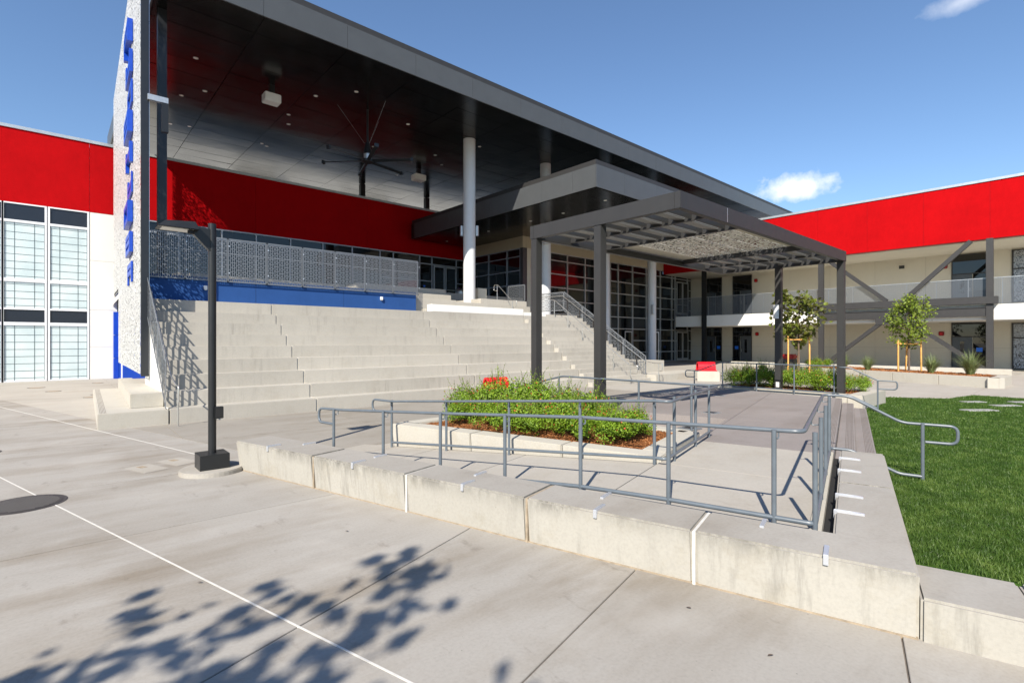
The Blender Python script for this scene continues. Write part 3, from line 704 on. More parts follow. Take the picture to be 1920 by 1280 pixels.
# ================================================================ LEFT WING
YW = 35.3
lw = thing('classroom_wing', 'white school wing with a red upper band and tall frosted windows', 'building', (-6, 35.3, 0))
B('wall_core', 'white_stucco', lw, -40, YW + .12, -.05, 2.55, YW + 12, 12.3)
for x0, x1 in ((-40, -26.2), (-26.2, -16.6), (-16.6, -7.9), (-7.9, 1.43), (1.43, 2.6)):
    B('red_panel', 'red_stucco', lw, x0 + .006, YW - .01, 8.86, x1 - .006, YW + .13, 12.5)
B('coping', 'coping_metal', lw, -40, YW - .06, 12.505, 2.6, YW + .5, 12.66)
for z0, z1 in ((-.02, 1.72), (1.72, 3.68), (3.68, 6.3), (6.3, 8.85)):
    B('white_panel', 'white_stucco', lw, 1.45, YW, z0 + .005, 2.6, YW + .13, z1 - .005)
    B('white_panel', 'white_stucco', lw, -20, YW, z0 + .005, -6.5, YW + .13, z1 - .005)
B('base_gap', 'joint_dark', lw, 1.44, YW + .005, 0, 2.6, YW + .125, .06)
def wing_window(x0, x1):
    w = MB(); rows = [(.06, 2.80, 'f'), (2.96, 3.58, 'd'), (3.66, 4.96, 'f'), (5.12, 7.89, 'f'), (8.01, 8.79, 'd')]
    fr = MB()
    fr.box(x0 - .05, YW - .02, 0, x0 + .03, YW + .1, 8.855); fr.box(x1 - .03, YW - .02, 0, x1 + .05, YW + .1, 8.855)
    for a, b in ((-.0, .06), (2.80, 2.96), (3.58, 3.66), (4.96, 5.12), (7.89, 8.01), (8.79, 8.855)): fr.box(x0 + .03, YW - .018, a, x1 - .03, YW + .1, b)
    win = fr.build('window', 'white_frame', lw)
    for a, b, k in rows:
        B('pane', 'frosted_glass' if k == 'f' else 'spandrel_glass', win, x0 + .03, YW + .03, a, x1 - .03, YW + .05, b)
        if k == 'f':
            mb = MB(); W = x1 - x0 - .06
            for u in (.255, .745): mb.box(x0 + .03 + W * u - .009, YW + .022, a, x0 + .03 + W * u + .009, YW + .032, b)
            n = max(2, round((b - a - .24) / .34)); zz = [a + .12 + (b - a - .24) * i / n for i in range(n + 1)]
            for z in zz: mb.box(x0 + .03, YW + .0225, z - .009, x1 - .03, YW + .0325, z + .009)
            for u in (x0 + .03, x1 - .05): mb.box(u, YW + .021, a, u + .02, YW + .031, b)
            mb.build('muntin_grid', 'grout_line', win)
flat('white_frame', (.74, .75, .78), .35, var=.03)
for i in range(3): wing_window(-1.84 - 1.62 * 2 * i + .0, -.30 - 1.62 * 2 * i); wing_window(-.16 - 1.62 * 2 * i, 1.37 - 1.62 * 2 * i)
# blue tiled doorway at the inner corner
pt = thing('blue_portal', 'bright blue tiled doorway frame beside the white wall', 'doorway', (3, 34.4, 0))
tile = [('front', 2.75, 34.35, 3.55), ('jamb', 2.4, 34.9, 2.75)]
for z0, z1 in ((0, 1.1), (1.1, 2.35), (2.35, 3.6), (3.6, 4.62)):
    B('tile', 'blue_panel', pt, 2.76, 34.3, z0 + .008, 3.9, 34.4, z1 - .008)
    if z0 < 3.5: B('tile', 'blue_panel', pt, 2.42, 34.9, z0 + .008, 2.64, 35.25, min(z1, 3.9) - .008)
    B('tile', 'blue_panel', pt, 2.66, 34.42, z0 + .008, 2.752, 35.2, z1 - .008)
B('portal_core', 'white_stucco', pt, 2.70, 34.38, 0, 2.765, 34.42, 4.6)
mb = MB(); mb.hexa([(2.35, 35.25, 3.95), (2.35, 34.6, 3.95), (2.74, 34.31, 4.5), (2.74, 35.25, 4.5)], [(2.35, 35.25, 4.15), (2.35, 34.6, 4.15), (2.74, 34.31, 4.75), (2.74, 35.25, 4.75)]); mb.build('hood', 'white_stucco', pt)
B('recess', 'black_metal', pt, 2.77, 34.42, 0, 9.0, 35.2, 4.7)

# ================================================================ HALL: red wall, glass box, canopy, big roof
hall = thing('school_hall', 'large school hall with a deep dark roof, red wall and glass curtain walls', 'building', (24, 30, 0))
for x0, x1 in zip((2.62, 9.6, 17.2, 21.8), (9.6, 17.2, 21.8, 26.1)):
    B('red_panel', 'red_stucco', hall, x0 + .005, YW, 8.86, x1 - .005, YW + .3, 12.42)
B('coping', 'coping_metal', hall, 2.62, YW - .05, 12.425, 26.1, YW + .45, 12.58)
B('roof_deck', 'roof_membrane', hall, 2.6, YW + .32, 11.2, 60, 95, 11.45)
for i, (x, y, w, d, h) in enumerate(((12, 49, 3, 2.6, 1.5), (17, 53, 2.2, 2, 1.3), (22.5, 50, 4.2, 3, 1.7), (29, 56, 3, 3, 1.5), (8.4, 54, 2.5, 2, 1.2), (35, 53, 4, 3, 1.8), (26, 60, 5, 3, 1.5))):
    B('rooftop_unit', 'steel_grey', hall, x, y, 11.45, x + w, y + d, 11.45 + h)
for x in (17.8, 23.6): B('roof_prop', 'black_metal', hall, x - .18, 37.2, 11.4, x + .18, 37.55, 14.12)
B('back_wall', 'white_stucco', hall, 2.62, YW + .2, -.05, 60, YW + .33, 11.3)
# clerestory strip and terrace doors
mx = [3.2, 5.45, 7.7, 9.65, 11.77, 13.93, 16.07, 18.25, 19.36, 21.68, 22.82, 25.22, 26.05]
B('pane', 'dark_glass', hall, 2.62, YW + .10, 5.19, 26.1, YW + .14, 8.86)
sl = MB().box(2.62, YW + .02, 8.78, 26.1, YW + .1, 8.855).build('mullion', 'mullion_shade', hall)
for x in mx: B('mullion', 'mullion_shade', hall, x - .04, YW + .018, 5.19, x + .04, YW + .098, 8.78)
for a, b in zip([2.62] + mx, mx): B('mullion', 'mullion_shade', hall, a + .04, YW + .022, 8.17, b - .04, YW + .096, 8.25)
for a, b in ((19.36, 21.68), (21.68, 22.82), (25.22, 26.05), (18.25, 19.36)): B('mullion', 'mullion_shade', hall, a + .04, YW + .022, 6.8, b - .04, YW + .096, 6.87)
def glass_door(par, p, q, z0, z1, nrm, m='mullion_aluminium'):        # p,q ends of the leaf on plan
    p, q = Vector(p), Vector(q); u = (q - p).normalized(); n = Vector(nrm); L = (q - p).length; mb = MB()
    def bx(a, b, z_0, z_1, o0, o1, M=None):
        r = [p + u * a + n * o0, p + u * b + n * o0, p + u * b + n * o1, p + u * a + n * o1]
        (M or mb).prism([(v.x, v.y) for v in r], z_0, z_1)
    bx(0, .11, z0, z1, 0, .05); bx(L - .11, L, z0, z1, 0, .05); bx(.11, L - .11, z1 - .12, z1, 0, .05); bx(.11, L - .11, z0, z0 + .26, 0, .05)
    d = mb.build('door', m, par); g = MB(); bx(.1, L - .1, z0 + .2, z1 - .1, .02, .03, g); g.build('pane', 'dark_glass', d)
    h = MB(); bx(.13, L - .13, z0 + 1.0, z0 + 1.05, .06, .08, h); h.build('push_bar', 'stainless', d)
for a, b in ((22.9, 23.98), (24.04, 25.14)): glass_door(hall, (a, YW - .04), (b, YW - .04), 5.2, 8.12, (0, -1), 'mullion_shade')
for x in (22.05, 25.5): B('door_sticker', 'sign_blue', hall, x, YW + .088, 6.35, x + .16, YW + .096, 6.5)
# glass box, face towards the tiers (X = 26.1) and long face (Y = 28.1)
GX, GY = 26.1, 28.1
B('pane', 'dark_glass', hall, GX + .1, GY + .3, 0, GX + .14, YW - .02, 9.0)
zr = [0.06, 1.0, 2.08, 3.14, 4.19, 5.22, 6.27, 7.33, 8.39, 8.97]
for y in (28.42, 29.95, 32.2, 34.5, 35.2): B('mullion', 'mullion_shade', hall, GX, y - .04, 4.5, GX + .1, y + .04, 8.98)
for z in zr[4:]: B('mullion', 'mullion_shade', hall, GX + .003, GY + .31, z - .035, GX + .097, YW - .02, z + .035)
B('pane', 'dark_glass', hall, GX + .75, GY + .1, 0, 51.0, GY + .14, 9.0)
mxs = [26.95, 29.05, 31.05, 33.25, 35.4, 36.65, 37.8, 39.98, 42.2, 44.6, 46.7, 47.3, 49.7, 50.9]
for x in mxs: B('mullion', 'mullion_aluminium', hall, x - .045, GY, 0, x + .045, GY + .1, 8.98)
for z in zr:
    for a, b in zip(mxs, mxs[1:]): B('mullion', 'mullion_aluminium', hall, a + .045, GY + .003, z - .04, b - .045, GY + .097, z + .04)
B('corner_panel', 'cream_stucco', hall, GX + .42, GY - .02, 0, GX + .78, GY + .3, 9.0)
B('corner_panel', 'charcoal_fascia', hall, GX - .01, GY - .015, 0, GX + .41, GY + .3, 9.0)
B('beige_band', 'beige_panel', hall, GX - .03, GY - .03, 9.005, GX + .3, YW - .01, 9.86)
for x0, x1 in zip((26.42, 32.9, 39.2, 45.4), (32.9, 39.2, 45.4, 46.4)): B('beige_band', 'beige_panel', hall, x0 + .004, GY - .03, 9.005, x1 - .004, GY + .3, 9.86)
B('red_end', 'red_stucco', hall, 46.4, GY - .035, 8.95, 51, GY + .3, 12.4)
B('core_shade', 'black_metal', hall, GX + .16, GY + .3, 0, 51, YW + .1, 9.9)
glass_door(hall, (42.3, GY - .06), (43.4, GY - .55), 0.03, 2.95, (-.4, -.9))
glass_door(hall, (38.6, GY - .06), (39.7, GY - .06), 0.03, 2.95, (0, -1))
for a, b in ((47.4, 48.5), (48.55, 49.65)):
    glass_door(hall, (a, GY - .05), (b, GY - .05), .03, 3.0, (0, -1)); glass_door(hall, (a, GY - .05), (b, GY - .05), 4.72, 8.1, (0, -1))
# round columns
for i, x in enumerate((18.73, 25.25, 31.78, 38.15)):
    z0 = (4.14, -.05, -.05, -.05)[i]
    c = MB().cyl(x, 24.9, z0, 14.14, .365, 40).build('column', 'column_paint', hall, smooth=True)
    MB().cyl(x, 24.9, max(z0, 0) + (.0 if i else .0), max(z0, 0) + .06, .56 if i == 0 else .4, 32).build('base_ring', 'steel_grey' if i == 0 else 'column_paint', c, smooth=True)
    u = Vector((-.87, -.5, 0)) if i else Vector((-.72, -.2, 0))
    if i == 0:
        for sx in (-1, 1):
            p = Vector((x, 24.9, 0)) + Vector((.665, -.747, 0)).cross(Vector((0, 0, 1))) * 0 + Vector((.747, -.665, 0)) * sx * .46
            MB().cyl(p.x, p.y, 8.35, 8.95, .11, 20).build('column_light', 'galvanized', c, smooth=True)
    else:
        p = Vector((x - .33, 24.9 - .40, 0)); z = (0, 8.6, 4.6, 4.3)[i]; h = (0, .9, 1.5, .8)[i]
        MB().cyl(p.x, p.y, z, z + h, .17, 20).build('column_light', 'column_paint', c, smooth=True)
# lower entrance canopy of the hall
cz0, cz1 = 9.87, 11.02
B('canopy_core', 'black_metal', hall, 20.66, 16.76, cz0 + .03, 46.5, 34.9, cz1 + .02)
B('canopy_parapet', 'charcoal_metal', hall, 20.72, 16.82, cz1 + .02, 46.5, 34.9, 11.32)
xs2 = [20.6, 23.0, 26.1, 29.2, 32.3, 35.4, 38.5, 41.6, 46.5]
for a, b in zip(xs2, xs2[1:]): B('canopy_fascia', 'charcoal_fascia', hall, a + .005, 16.70, cz0, b - .005, 16.76, cz1)
ys2 = [16.72, 18.3, 20.6, 22.9, 25.2, 27.5, 29.8, 32.1, 34.4]
for a, b in zip(ys2, ys2[1:]): B('canopy_fascia', 'charcoal_fascia', hall, 20.60, a + .005 + (.045 if a < 17 else 0), cz0, 20.655, b - .005, cz1)
sp0 = None
for i in range(8):
    for j in range(7):
        x0, y0 = 20.7 + i * 3.2, 16.8 + j * 2.55
        if sp0 is None:
            sp0 = B('soffit_panel', 'soffit_gloss', hall, x0 + .006, y0 + .006, cz0 - .02, x0 + 3.194, y0 + 2.544, cz0 + .03); sx0, sy0 = x0, y0
        else:
            o = link('soffit_panel', sp0.data, hall); o.location = (x0 - sx0, y0 - sy0, 0); o.matrix_parent_inverse = pmat(hall).inverted()
# big roof
RX0_, RX1_, RY0, RY1, RZ0 = 2.6, 58.0, 20.5, 42.0, 14.15
nx_, ny_ = 17, 16
pw, pd = (RX1_ - RX0_ - .16) / nx_, (RY1 - RY0 - .16) / ny_
mp0 = MB(); mp0.box(-pw / 2 + .012, -pd / 2 + .012, 0, pw / 2 - .012, pd / 2 - .012, .03); me0 = mp0.mesh('soffit_panel'); me0.materials.append(MAT['soffit_gloss'])
rr = random.Random(5)
for i in range(nx_):
    for j in range(ny_):
        o = link('soffit_panel', me0, hall)
        o.location = (RX0_ + .08 + (i + .5) * pw, RY0 + .08 + (j + .5) * pd, RZ0); o.rotation_euler = (R(rr.uniform(-.4, .4)), R(rr.uniform(-.25, .25)), 0)
B('roof_core', 'black_metal', hall, RX0_ + .05, RY0 + .07, RZ0 + .05, RX1_, RY1, 15.1)
B('parapet', 'charcoal_metal', hall, RX0_ + .1, RY0 + .14, 15.1, RX1_, RY1, 15.46)
for i in range(nx_): B('roof_fascia', 'charcoal_fascia', hall, RX0_ + i * (RX1_ - RX0_) / nx_ + .006, RY0, RZ0 - .02, RX0_ + (i + 1) * (RX1_ - RX0_) / nx_ - .006, RY0 + .06, 15.13)
for j in range(7): B('roof_fascia', 'charcoal_fascia', hall, RX0_ - .01, RY0 + .07 + j * 3.06, RZ0 - .02, RX0_ + .045, RY0 + .07 + (j + 1) * 3.06 - .01, 15.13)
# steel props at the open end
for x, y, z0 in ((2.98, 22.7, 4.1), (2.55, 26.5, 4.1)):
    B('steel_column', 'screen_frame', hall, x - .14, y - .14, z0, x + .14, y + .14, RZ0 + .02)
# recessed lights, speakers, fan under the roof
def under(px_, py_, z):
    t_, s_ = (px_ - 960) / 966., (640 - py_) / 966.; d = (z - 2.0) / s_
    return (.665 * d + .7469 * t_ * d, .7469 * d - .665 * t_ * d)
dl0 = None
spots = [(under(*p, RZ0), RZ0) for p in ((367, 109), (384, 171), (340, 179), (319, 232), (355, 237), (592, 180), (541, 215), (541, 233), (491, 269), (500, 274), (765, 233), (700, 275), (816, 291), (828, 309), (899, 275), (744, 328), (668, 172))]
spots += [(under(*p, cz0), cz0 - .02) for p in ((1135, 375), (1056, 399), (995, 414), (916, 433), (838, 452))]
for (x, y), z in spots:
    if dl0 is None:
        mb = MB(); mb.cyl(0, 0, -.012, -.002, .085, 20); dl0 = mb.mesh('lens'); dl0.materials.append(MAT['lens_white'])
        mb = MB(); mb.cyl(0, 0, -.008, .02, .105, 20); dl1 = mb.mesh('trim_ring'); dl1.materials.append(MAT['mullion_aluminium'])
    big = z > 12
    e = thing('downlight', 'small round white downlight recessed in the ' + ('high glossy roof soffit' if big else 'lower dark canopy soffit'), 'light', (x, y, z), 'downlights in the ' + ('roof' if big else 'canopy') + ' soffit')
    for nm, me in (('lens', dl0), ('trim_ring', dl1)): o = link(nm, me); o.parent = e
for (p, s, lab) in (((509, 182), .36, 'white box loudspeaker hung from the roof soffit above the steel column'), ((785, 331), .42, 'white box loudspeaker hung from the soffit beyond the ceiling fan')):
    z = RZ0 - .55; x, y = under(*p, z)
    e = thing('loudspeaker', lab, 'loudspeaker', (x, y, z)); B('cabinet', 'white_plastic', e, x - s, y - s * .8, z - .3, x + s, y + s * .8, z + .1, bevel=.03)
    B('bracket', 'black_metal', e, x - .12, y - .12, z + .1, x + .12, y + .12, RZ0)
fx, fy = 12.3, 25.2; fz = 11.45
fan = thing('ceiling_fan', 'large black ceiling fan with long thin blades hung under the roof', 'fan', (fx, fy, fz))
MB().cyl(fx, fy, fz + .9, RZ0 + .02, .05, 12).build('down_rod', 'black_metal', fan, smooth=True)
MB().cyl(fx, fy, fz + .35, fz + .95, .22, 20, .1).build('motor_cover', 'black_metal', fan, smooth=True)
MB().cyl(fx, fy, fz + .06, fz + .36, .2, 20).build('motor', 'galvanized', fan, smooth=True)
MB().cyl(fx, fy, fz - .07, fz + .06, .3, 20).build('hub', 'black_metal', fan, smooth=True)
for k in range(6):
    a = R(14 + 60 * k); u = Vector((cos(a), sin(a), 0)); c = Vector((fx, fy, fz))
    b = MB().bar(c + u * .25, c + u * 2.35, .17, .05, (.25 * -sin(a), .25 * cos(a), 1)).build('blade', 'black_metal', fan)
    MB().bar(c + u * 2.33, c + u * 2.44, .2, .17).build('winglet', 'black_metal', b)
for k in range(3):
    a = R(40 + 120 * k); MB().tube([(fx + .15 * cos(a), fy + .15 * sin(a), fz + .9), (fx + 1.5 * cos(a), fy + 1.5 * sin(a), RZ0)], .004, 4).build('guy_wire', 'galvanized', fan)
bn = thing('litter_bin', 'domed silver bin standing by the terrace doors', 'bin', (24.4, 33.6, 5.19))
MB().cyl(24.4, 33.6, 5.19, 6.0, .36, 24).build('body', 'galvanized', bn, smooth=True)
mb = MB(); mb.tube([(24.4, 33.6, 6.0), (24.4, 33.6, 6.12), (24.4, 33.6, 6.22), (24.4, 33.6, 6.28)], .3, 24, radii=[.4, .38, .27, .05]); mb.build('dome_lid', 'stainless', bn, smooth=True)
sb = thing('notice_box', 'small cream box standing beside the white round column', 'box', (20.0, 25.6, 4.5))
B('box_body', 'cream_stucco', sb, 19.85, 25.5, 4.49, 20.55, 25.8, 5.35, bevel=.02)

# perforated screen with big letters, seen edge-on
scn = thing('perforated_screen', 'tall pale perforated metal screen with stacked blue letters, seen almost edge-on', 'screen', (2.1, 26, 1.05))
SP0, SP1, SZ0, SZ1 = Vector((1.88, 18.3)), Vector((2.33, 33.7)), 1.05, 14.5
sd = (SP1 - SP0).normalized(); sn = Vector((sd.y, -sd.x))            # along the screen, and towards the hall
def sbox(a, b, o0, o1, z0, z1, name, m, bevel=0):
    q = [SP0 + sd * a + sn * o0, SP0 + sd * b + sn * o0, SP0 + sd * b + sn * o1, SP0 + sd * a + sn * o1]
    return MB().prism([(v.x, v.y) for v in q], z0, z1).build(name, m, scn, bevel=bevel)
SL = (SP1 - SP0).length; tn = [SL * i / 7 for i in range(8)]
for a, b in zip(tn, tn[1:]):
    for z0, z1 in zip((SZ0, 4.4, 7.6, 11.0), (4.4, 7.6, 11.0, SZ1)):
        if a > 10 and z1 < 5: continue
        sbox(a + .004, b - .004, 0, .006, z0 + .004, z1 - .004, 'screen_panel', 'screen_perforated')
sbox(-.10, .02, .01, .20, SZ0 - .06, SZ1, 'edge_frame', 'screen_frame', .01)
sbox(-.08, -.02, .20, .212, SZ0, SZ1, 'edge_strip', 'clip_metal')
for a in (2.2, 4.4, 6.6, 8.8, 11.0, 13.2, 15.2): sbox(a, a + .12, .02, .14, SZ0 if a < 10 else 4.4, SZ1, 'screen_stud', 'screen_frame')
for z in (1.75, 4.3, 6.4, 8.5, 10.6, 12.5): sbox(.1, SL if z > 4.2 else 10, .03, .10, z, z + .11, 'girt', 'screen_frame')
for z in (1.55, 2.75): sbox(.15, .3, .1, .42, z, z + .15, 'bracket', 'steel_grey')
sbox(-.2, -.08, .16, .66, 9.0, 9.16, 'fixture_arm', 'galvanized'); sbox(-.22, -.06, .5, .66, 8.15, 8.995, 'fixture_head', 'black_metal')
rl = random.Random(4)
for k in range(9):
    z = 3.95 + k * .98; o = .06 + .05 * (k % 3); h = .66 + .1 * rl.random(); mb = MB()
    for a, b, z0, z1 in ((2.5, 2.72, 0, h), (4.1, 4.32, 0, h), (2.72, 4.1, 0, .17), (2.72, 4.1, .28, .44), (2.72, 4.1, h - .17, h)):
        if a == 2.72 and (k + int(z0 * 10)) % 4 == 0: continue
        q = [SP0 + sd * a - sn * o, SP0 + sd * b - sn * o, SP0 + sd * b - sn * .012, SP0 + sd * a - sn * .012]; mb.prism([(v.x, v.y) for v in q], z + z0, z + z1)
    mb.build('sign_letter', 'blue_panel', scn, bevel=.005)

# ================================================================ RIGHT WING
XF, XW = 45.0, 50.5
rw = thing('two_storey_wing', 'cream two-storey wing with a bright red fascia and open gallery', 'building', (47, 8, 0))
sy = [28.05, 24.2, 20.9, 17.6, 14.3, 11.0, 7.7, 4.3, 1.0, -2.3, -5.6, -12, -20, -30]
for a, b in zip(sy, sy[1:]): B('red_panel', 'red_stucco', rw, XF, b + .006, 8.62, XF + .3, a - .006, 12.3)
B('fascia_core', 'alarm_red', rw, XF + .02, -30, 8.6, XF + .28, 28.0, 12.28)
B('coping', 'coping_metal', rw, XF - .06, -30, 12.305, XF + .5, 28.05, 12.47)
B('roof_deck', 'roof_membrane', rw, XF + .3, -30, 11.6, 62, 28.0, 11.9)
B('gallery_soffit', 'cream_stucco', rw, XF + .3, -30, 8.55, XW + .3, 28.0, 8.7)
B('gallery_floor', 'white_stucco', rw, XF + .08, -30, 3.42, XW + .3, 26.7, 4.36)
for a, b in zip([26.72, 22.0, 14.2, 3.95, -2, -9], [22.0, 14.2, 3.95, -2, -9, -30]): B('floor_band', 'white_stucco', rw, XF, b + .005, 3.4, XF + .075, a - .005, 4.38)
for k, (z0, z1) in enumerate(((-.05, 1.52), (1.52, 3.42), (4.36, 8.56))):
    yy = [28.3, 21.7, 18.4, 15.1, 11.8, 8.5, 5.0, 1.0, -5, -12, -30]
    for a, b in zip(yy, yy[1:]): B('wall_panel', 'cream_stucco', rw, XW, b + .005, z0 + (.004 if k else 0), XW + .3, a - .005, z1 - .004)
B('wall_core', 'joint_dark', rw, XW + .02, -30, -.05, XW + .28, 28.2, 8.6)
def wing_door(y0, y1, z0, ztr, zt, leaf_side, sign=None):
    f = MB(); f.box(XW - .07, y0 - .06, z0, XW + .05, y0, zt + .07); f.box(XW - .07, y1, z0, XW + .05, y1 + .06, zt + .07); f.box(XW - .07, y0, zt, XW + .05, y1, zt + .07); f.box(XW - .068, y0, ztr - .04, XW + .05, y1, ztr + .04)
    fr = f.build('door_frame', 'steel_grey', rw)
    B('pane', 'dark_glass', fr, XW - .03, y0, ztr + .04, XW - .01, y1, zt)
    w = y1 - y0; lw_ = w * .6; a, b = (y1 - lw_, y1) if leaf_side > 0 else (y0, y0 + lw_)
    d = B('door', 'door_paint', fr, XW - .055, a, z0 + .02, XW - .01, b, ztr - .04)
    B('vision_pane', 'dark_glass', d, XW - .06, (a + b) / 2 - .12, z0 + .9, XW - .054, (a + b) / 2 + .12, ztr - .35)
    yh = a + .12 if leaf_side > 0 else b - .12; MB().tube([(XW - .06, yh, z0 + 1.0), (XW - .12, yh, z0 + 1.0), (XW - .12, yh, z0 + 1.25), (XW - .06, yh, z0 + 1.25)], .015, 6).build('door_handle', 'stainless', d)
    c, e = (y0, a - .05) if leaf_side > 0 else (b + .05, y1)
    s = B('side_pane', 'dark_glass', fr, XW - .04, c, z0 + .05, XW - .012, e, ztr - .04)
    if sign: B('door_sign', 'sign_blue', s, XW - .05, (c + e) / 2 - .17, z0 + 1.25, XW - .041, (c + e) / 2 + .17, z0 + 1.55)
    return fr
for z0, ztr, zt in ((0, 2.55, 3.35), (4.7, 7.0, 8.4)):
    g = z0 == 0
    wing_door(24.85, 26.35, z0, ztr, zt, 1, g); wing_door(21.85, 23.6, z0, ztr, zt, -1, g); wing_door(5.05, 6.9, z0, ztr - (.2 if g else 0), zt, 1, g)
for z0, zm_, zt in ((.05, 2.25, 3.3), (4.75, 7.1, 8.45)):
    f = MB(); f.box(XW - .08, .9, z0, XW + .05, 1.0, zt); f.box(XW - .08, 3.6, z0, XW + .05, 3.7, zt); f.box(XW - .08, 1.0, zt - .08, XW + .05, 3.6, zt); f.box(XW - .08, 1.0, zm_ - .05, XW + .05, 3.6, zm_ + .05); f.box(XW - .08, 1.0, z0, XW + .05, 3.6, z0 + .08)
    w = f.build('window', 'steel_grey', rw); B('pane', 'dark_glass', w, XW - .02, 1.0, z0, XW - .005, 3.6, zt); B('perforated_cover', 'window_perforated', w, XW - .06, 1.0, z0 + .08, XW - .056, 3.6, zt - .08)
for y, z in ((21.4, 7.85), (21.3, 2.72), (7.55, 2.6), (7.35, 7.68)):
    e = thing('fire_alarm', 'small dark red alarm fixed on the cream wall, %s storey, %s' % ('upper' if z > 4 else 'ground', 'next to the paired doors' if y > 15 else 'by the single wide door'), 'alarm', (XW, y, z))
    B('casing', 'alarm_red', e, XW - .09, y - .17, z - .17, XW - .002, y + .17, z + .17, bevel=.05); B('sounder', 'red_plastic', e, XW - .11, y - .07, z - .1, XW - .091, y + .07, z + .05, bevel=.005)
e = thing('wall_vent', 'small square grille high on the cream upper wall', 'vent', (XW, 10.0, 7.9)); B('frame', 'cream_stucco', e, XW - .05, 9.72, 7.7, XW - .002, 10.28, 8.12); B('grille', 'steel_grey', e, XW - .058, 9.82, 7.78, XW - .051, 10.18, 8.04)
# steel frame in front
for y, w in ((23.7, .34), (14.0, .34), (4.29, .34)):
    p = MB(); xx = XF - .34
    p.box(xx, y - w / 2, -.05, xx + .06, y + w / 2, 8.6); p.box(xx + .26, y - w / 2, -.05, xx + .32, y + w / 2, 8.6); p.box(xx + .06, y - .03, -.05, xx + .26, y + .03, 8.6)
    p.build('steel_post', 'steel_grey' if y < 20 else 'black_metal', rw)
def ibeam(y0, y1, z0, z1, x0=XF - .33, w=.3):
    p = MB(); p.box(x0, y0, z0, x0 + w, y1, z0 + .05); p.box(x0, y0, z1 - .05, x0 + w, y1, z1); p.box(x0 + .05, y0, z0 + .05, x0 + .12, y1, z1 - .05); return p
B('gallery_beam', 'steel_grey', rw, XF - .5, 3.9, 4.42, XF - .001, 14.4, 4.88)
ibeam(4.47, 13.82, 3.62, 4.22).build('gallery_beam', 'steel_grey', rw)
B('gusset_plate', 'steel_grey', rw, XF - .36, 8.4, 3.2, XF - .335, 10.4, 3.7)
for p, q in (((13.8, 8.5), (9.75, 4.9)), ((5.2, 8.55), (8.75, 4.9)), ((9.8, 3.6), (13.85, .1)), ((8.6, 3.5), (4.4, .1))):
    m_ = MB(); m_.bar((XF - .19, *p), (XF - .19, *q), .26, .26, (1, 0, 0)); m_.build('brace', 'steel_grey', rw)
for (y0, y1, z) in ((13.9, 14.0, 3.9),): pass
gy = [26.7 - 1.64 * i for i in range(24)]
for a, b in zip(gy, gy[1:]):
    p = B('gallery_guard', 'balcony_mesh', rw, XF - .012, b + .008, 4.40, XF - .008, a - .008, 6.1)
    B('guard_rail', 'galvanized', p, XF - .03, b + .008, 6.06, XF + .01, a - .008, 6.1)
    B('guard_post', 'galvanized', p, XF + .01, a - .04, 4.4, XF + .05, a + .0, 6.05)
low2 = thing('plinth', 'long white plinth wall along the foot of the two-storey wing', 'plinth', (42.4, 11, 0))
for a, b in ((3.1, 8.5), (8.51, 14), (14.01, 20)): B('wall_block', 'curb_concrete', low2, 42.3, a, -.05, 42.8, b, .34, bevel=.015)

# ================================================================ PLANTER BY THE WING
P0, P1, P2, P3 = (29.9, 2.57), (34.4, 12.4), (37.6, 11.0), (32.9, 2.40)
wp = thing('planter', 'long low concrete planter of grass tufts in front of the wing', 'planter', (33, 7, 0))
def lerp2(a, b, t): return (a[0] + (b[0] - a[0]) * t, a[1] + (b[1] - a[1]) * t)
def strip(par, a, b, w, cuts, z1, m='curb_concrete'):
    d = Vector((b[0] - a[0], b[1] - a[1])); l = d.length; d.normalize(); nrm = Vector((-d.y, d.x)) * w
    cs = [0] + cuts + [1]
    for c0, c1 in zip(cs, cs[1:]):
        p, q = Vector(a) + d * (l * c0 + .008), Vector(a) + d * (l * c1 - .008)
        mb = MB(); mb.prism([(p.x, p.y), (q.x, q.y), (q.x + nrm.x, q.y + nrm.y), (p.x + nrm.x, p.y + nrm.y)], -.05, z1); mb.build('wall_block', m, par, bevel=.016)
strip(wp, P1, P0, .38, [.18, .38, .58, .78], CZ)
strip(wp, P0, P3, .38, [], CZ); strip(wp, P3, P2, .3, [.5], CZ)
MB().prism([lerp2(P0, P2, .05), lerp2(P3, P1, .05), lerp2(P2, P0, .01), lerp2(P1, P3, .05)], -.05, .43).build('mulch_bed', 'mulch', wp)
chips(wp, [lerp2(P0, P2, .07), lerp2(P3, P1, .07), lerp2(P2, P0, .02), lerp2(P1, P3, .07)], 1500, .438, .12)

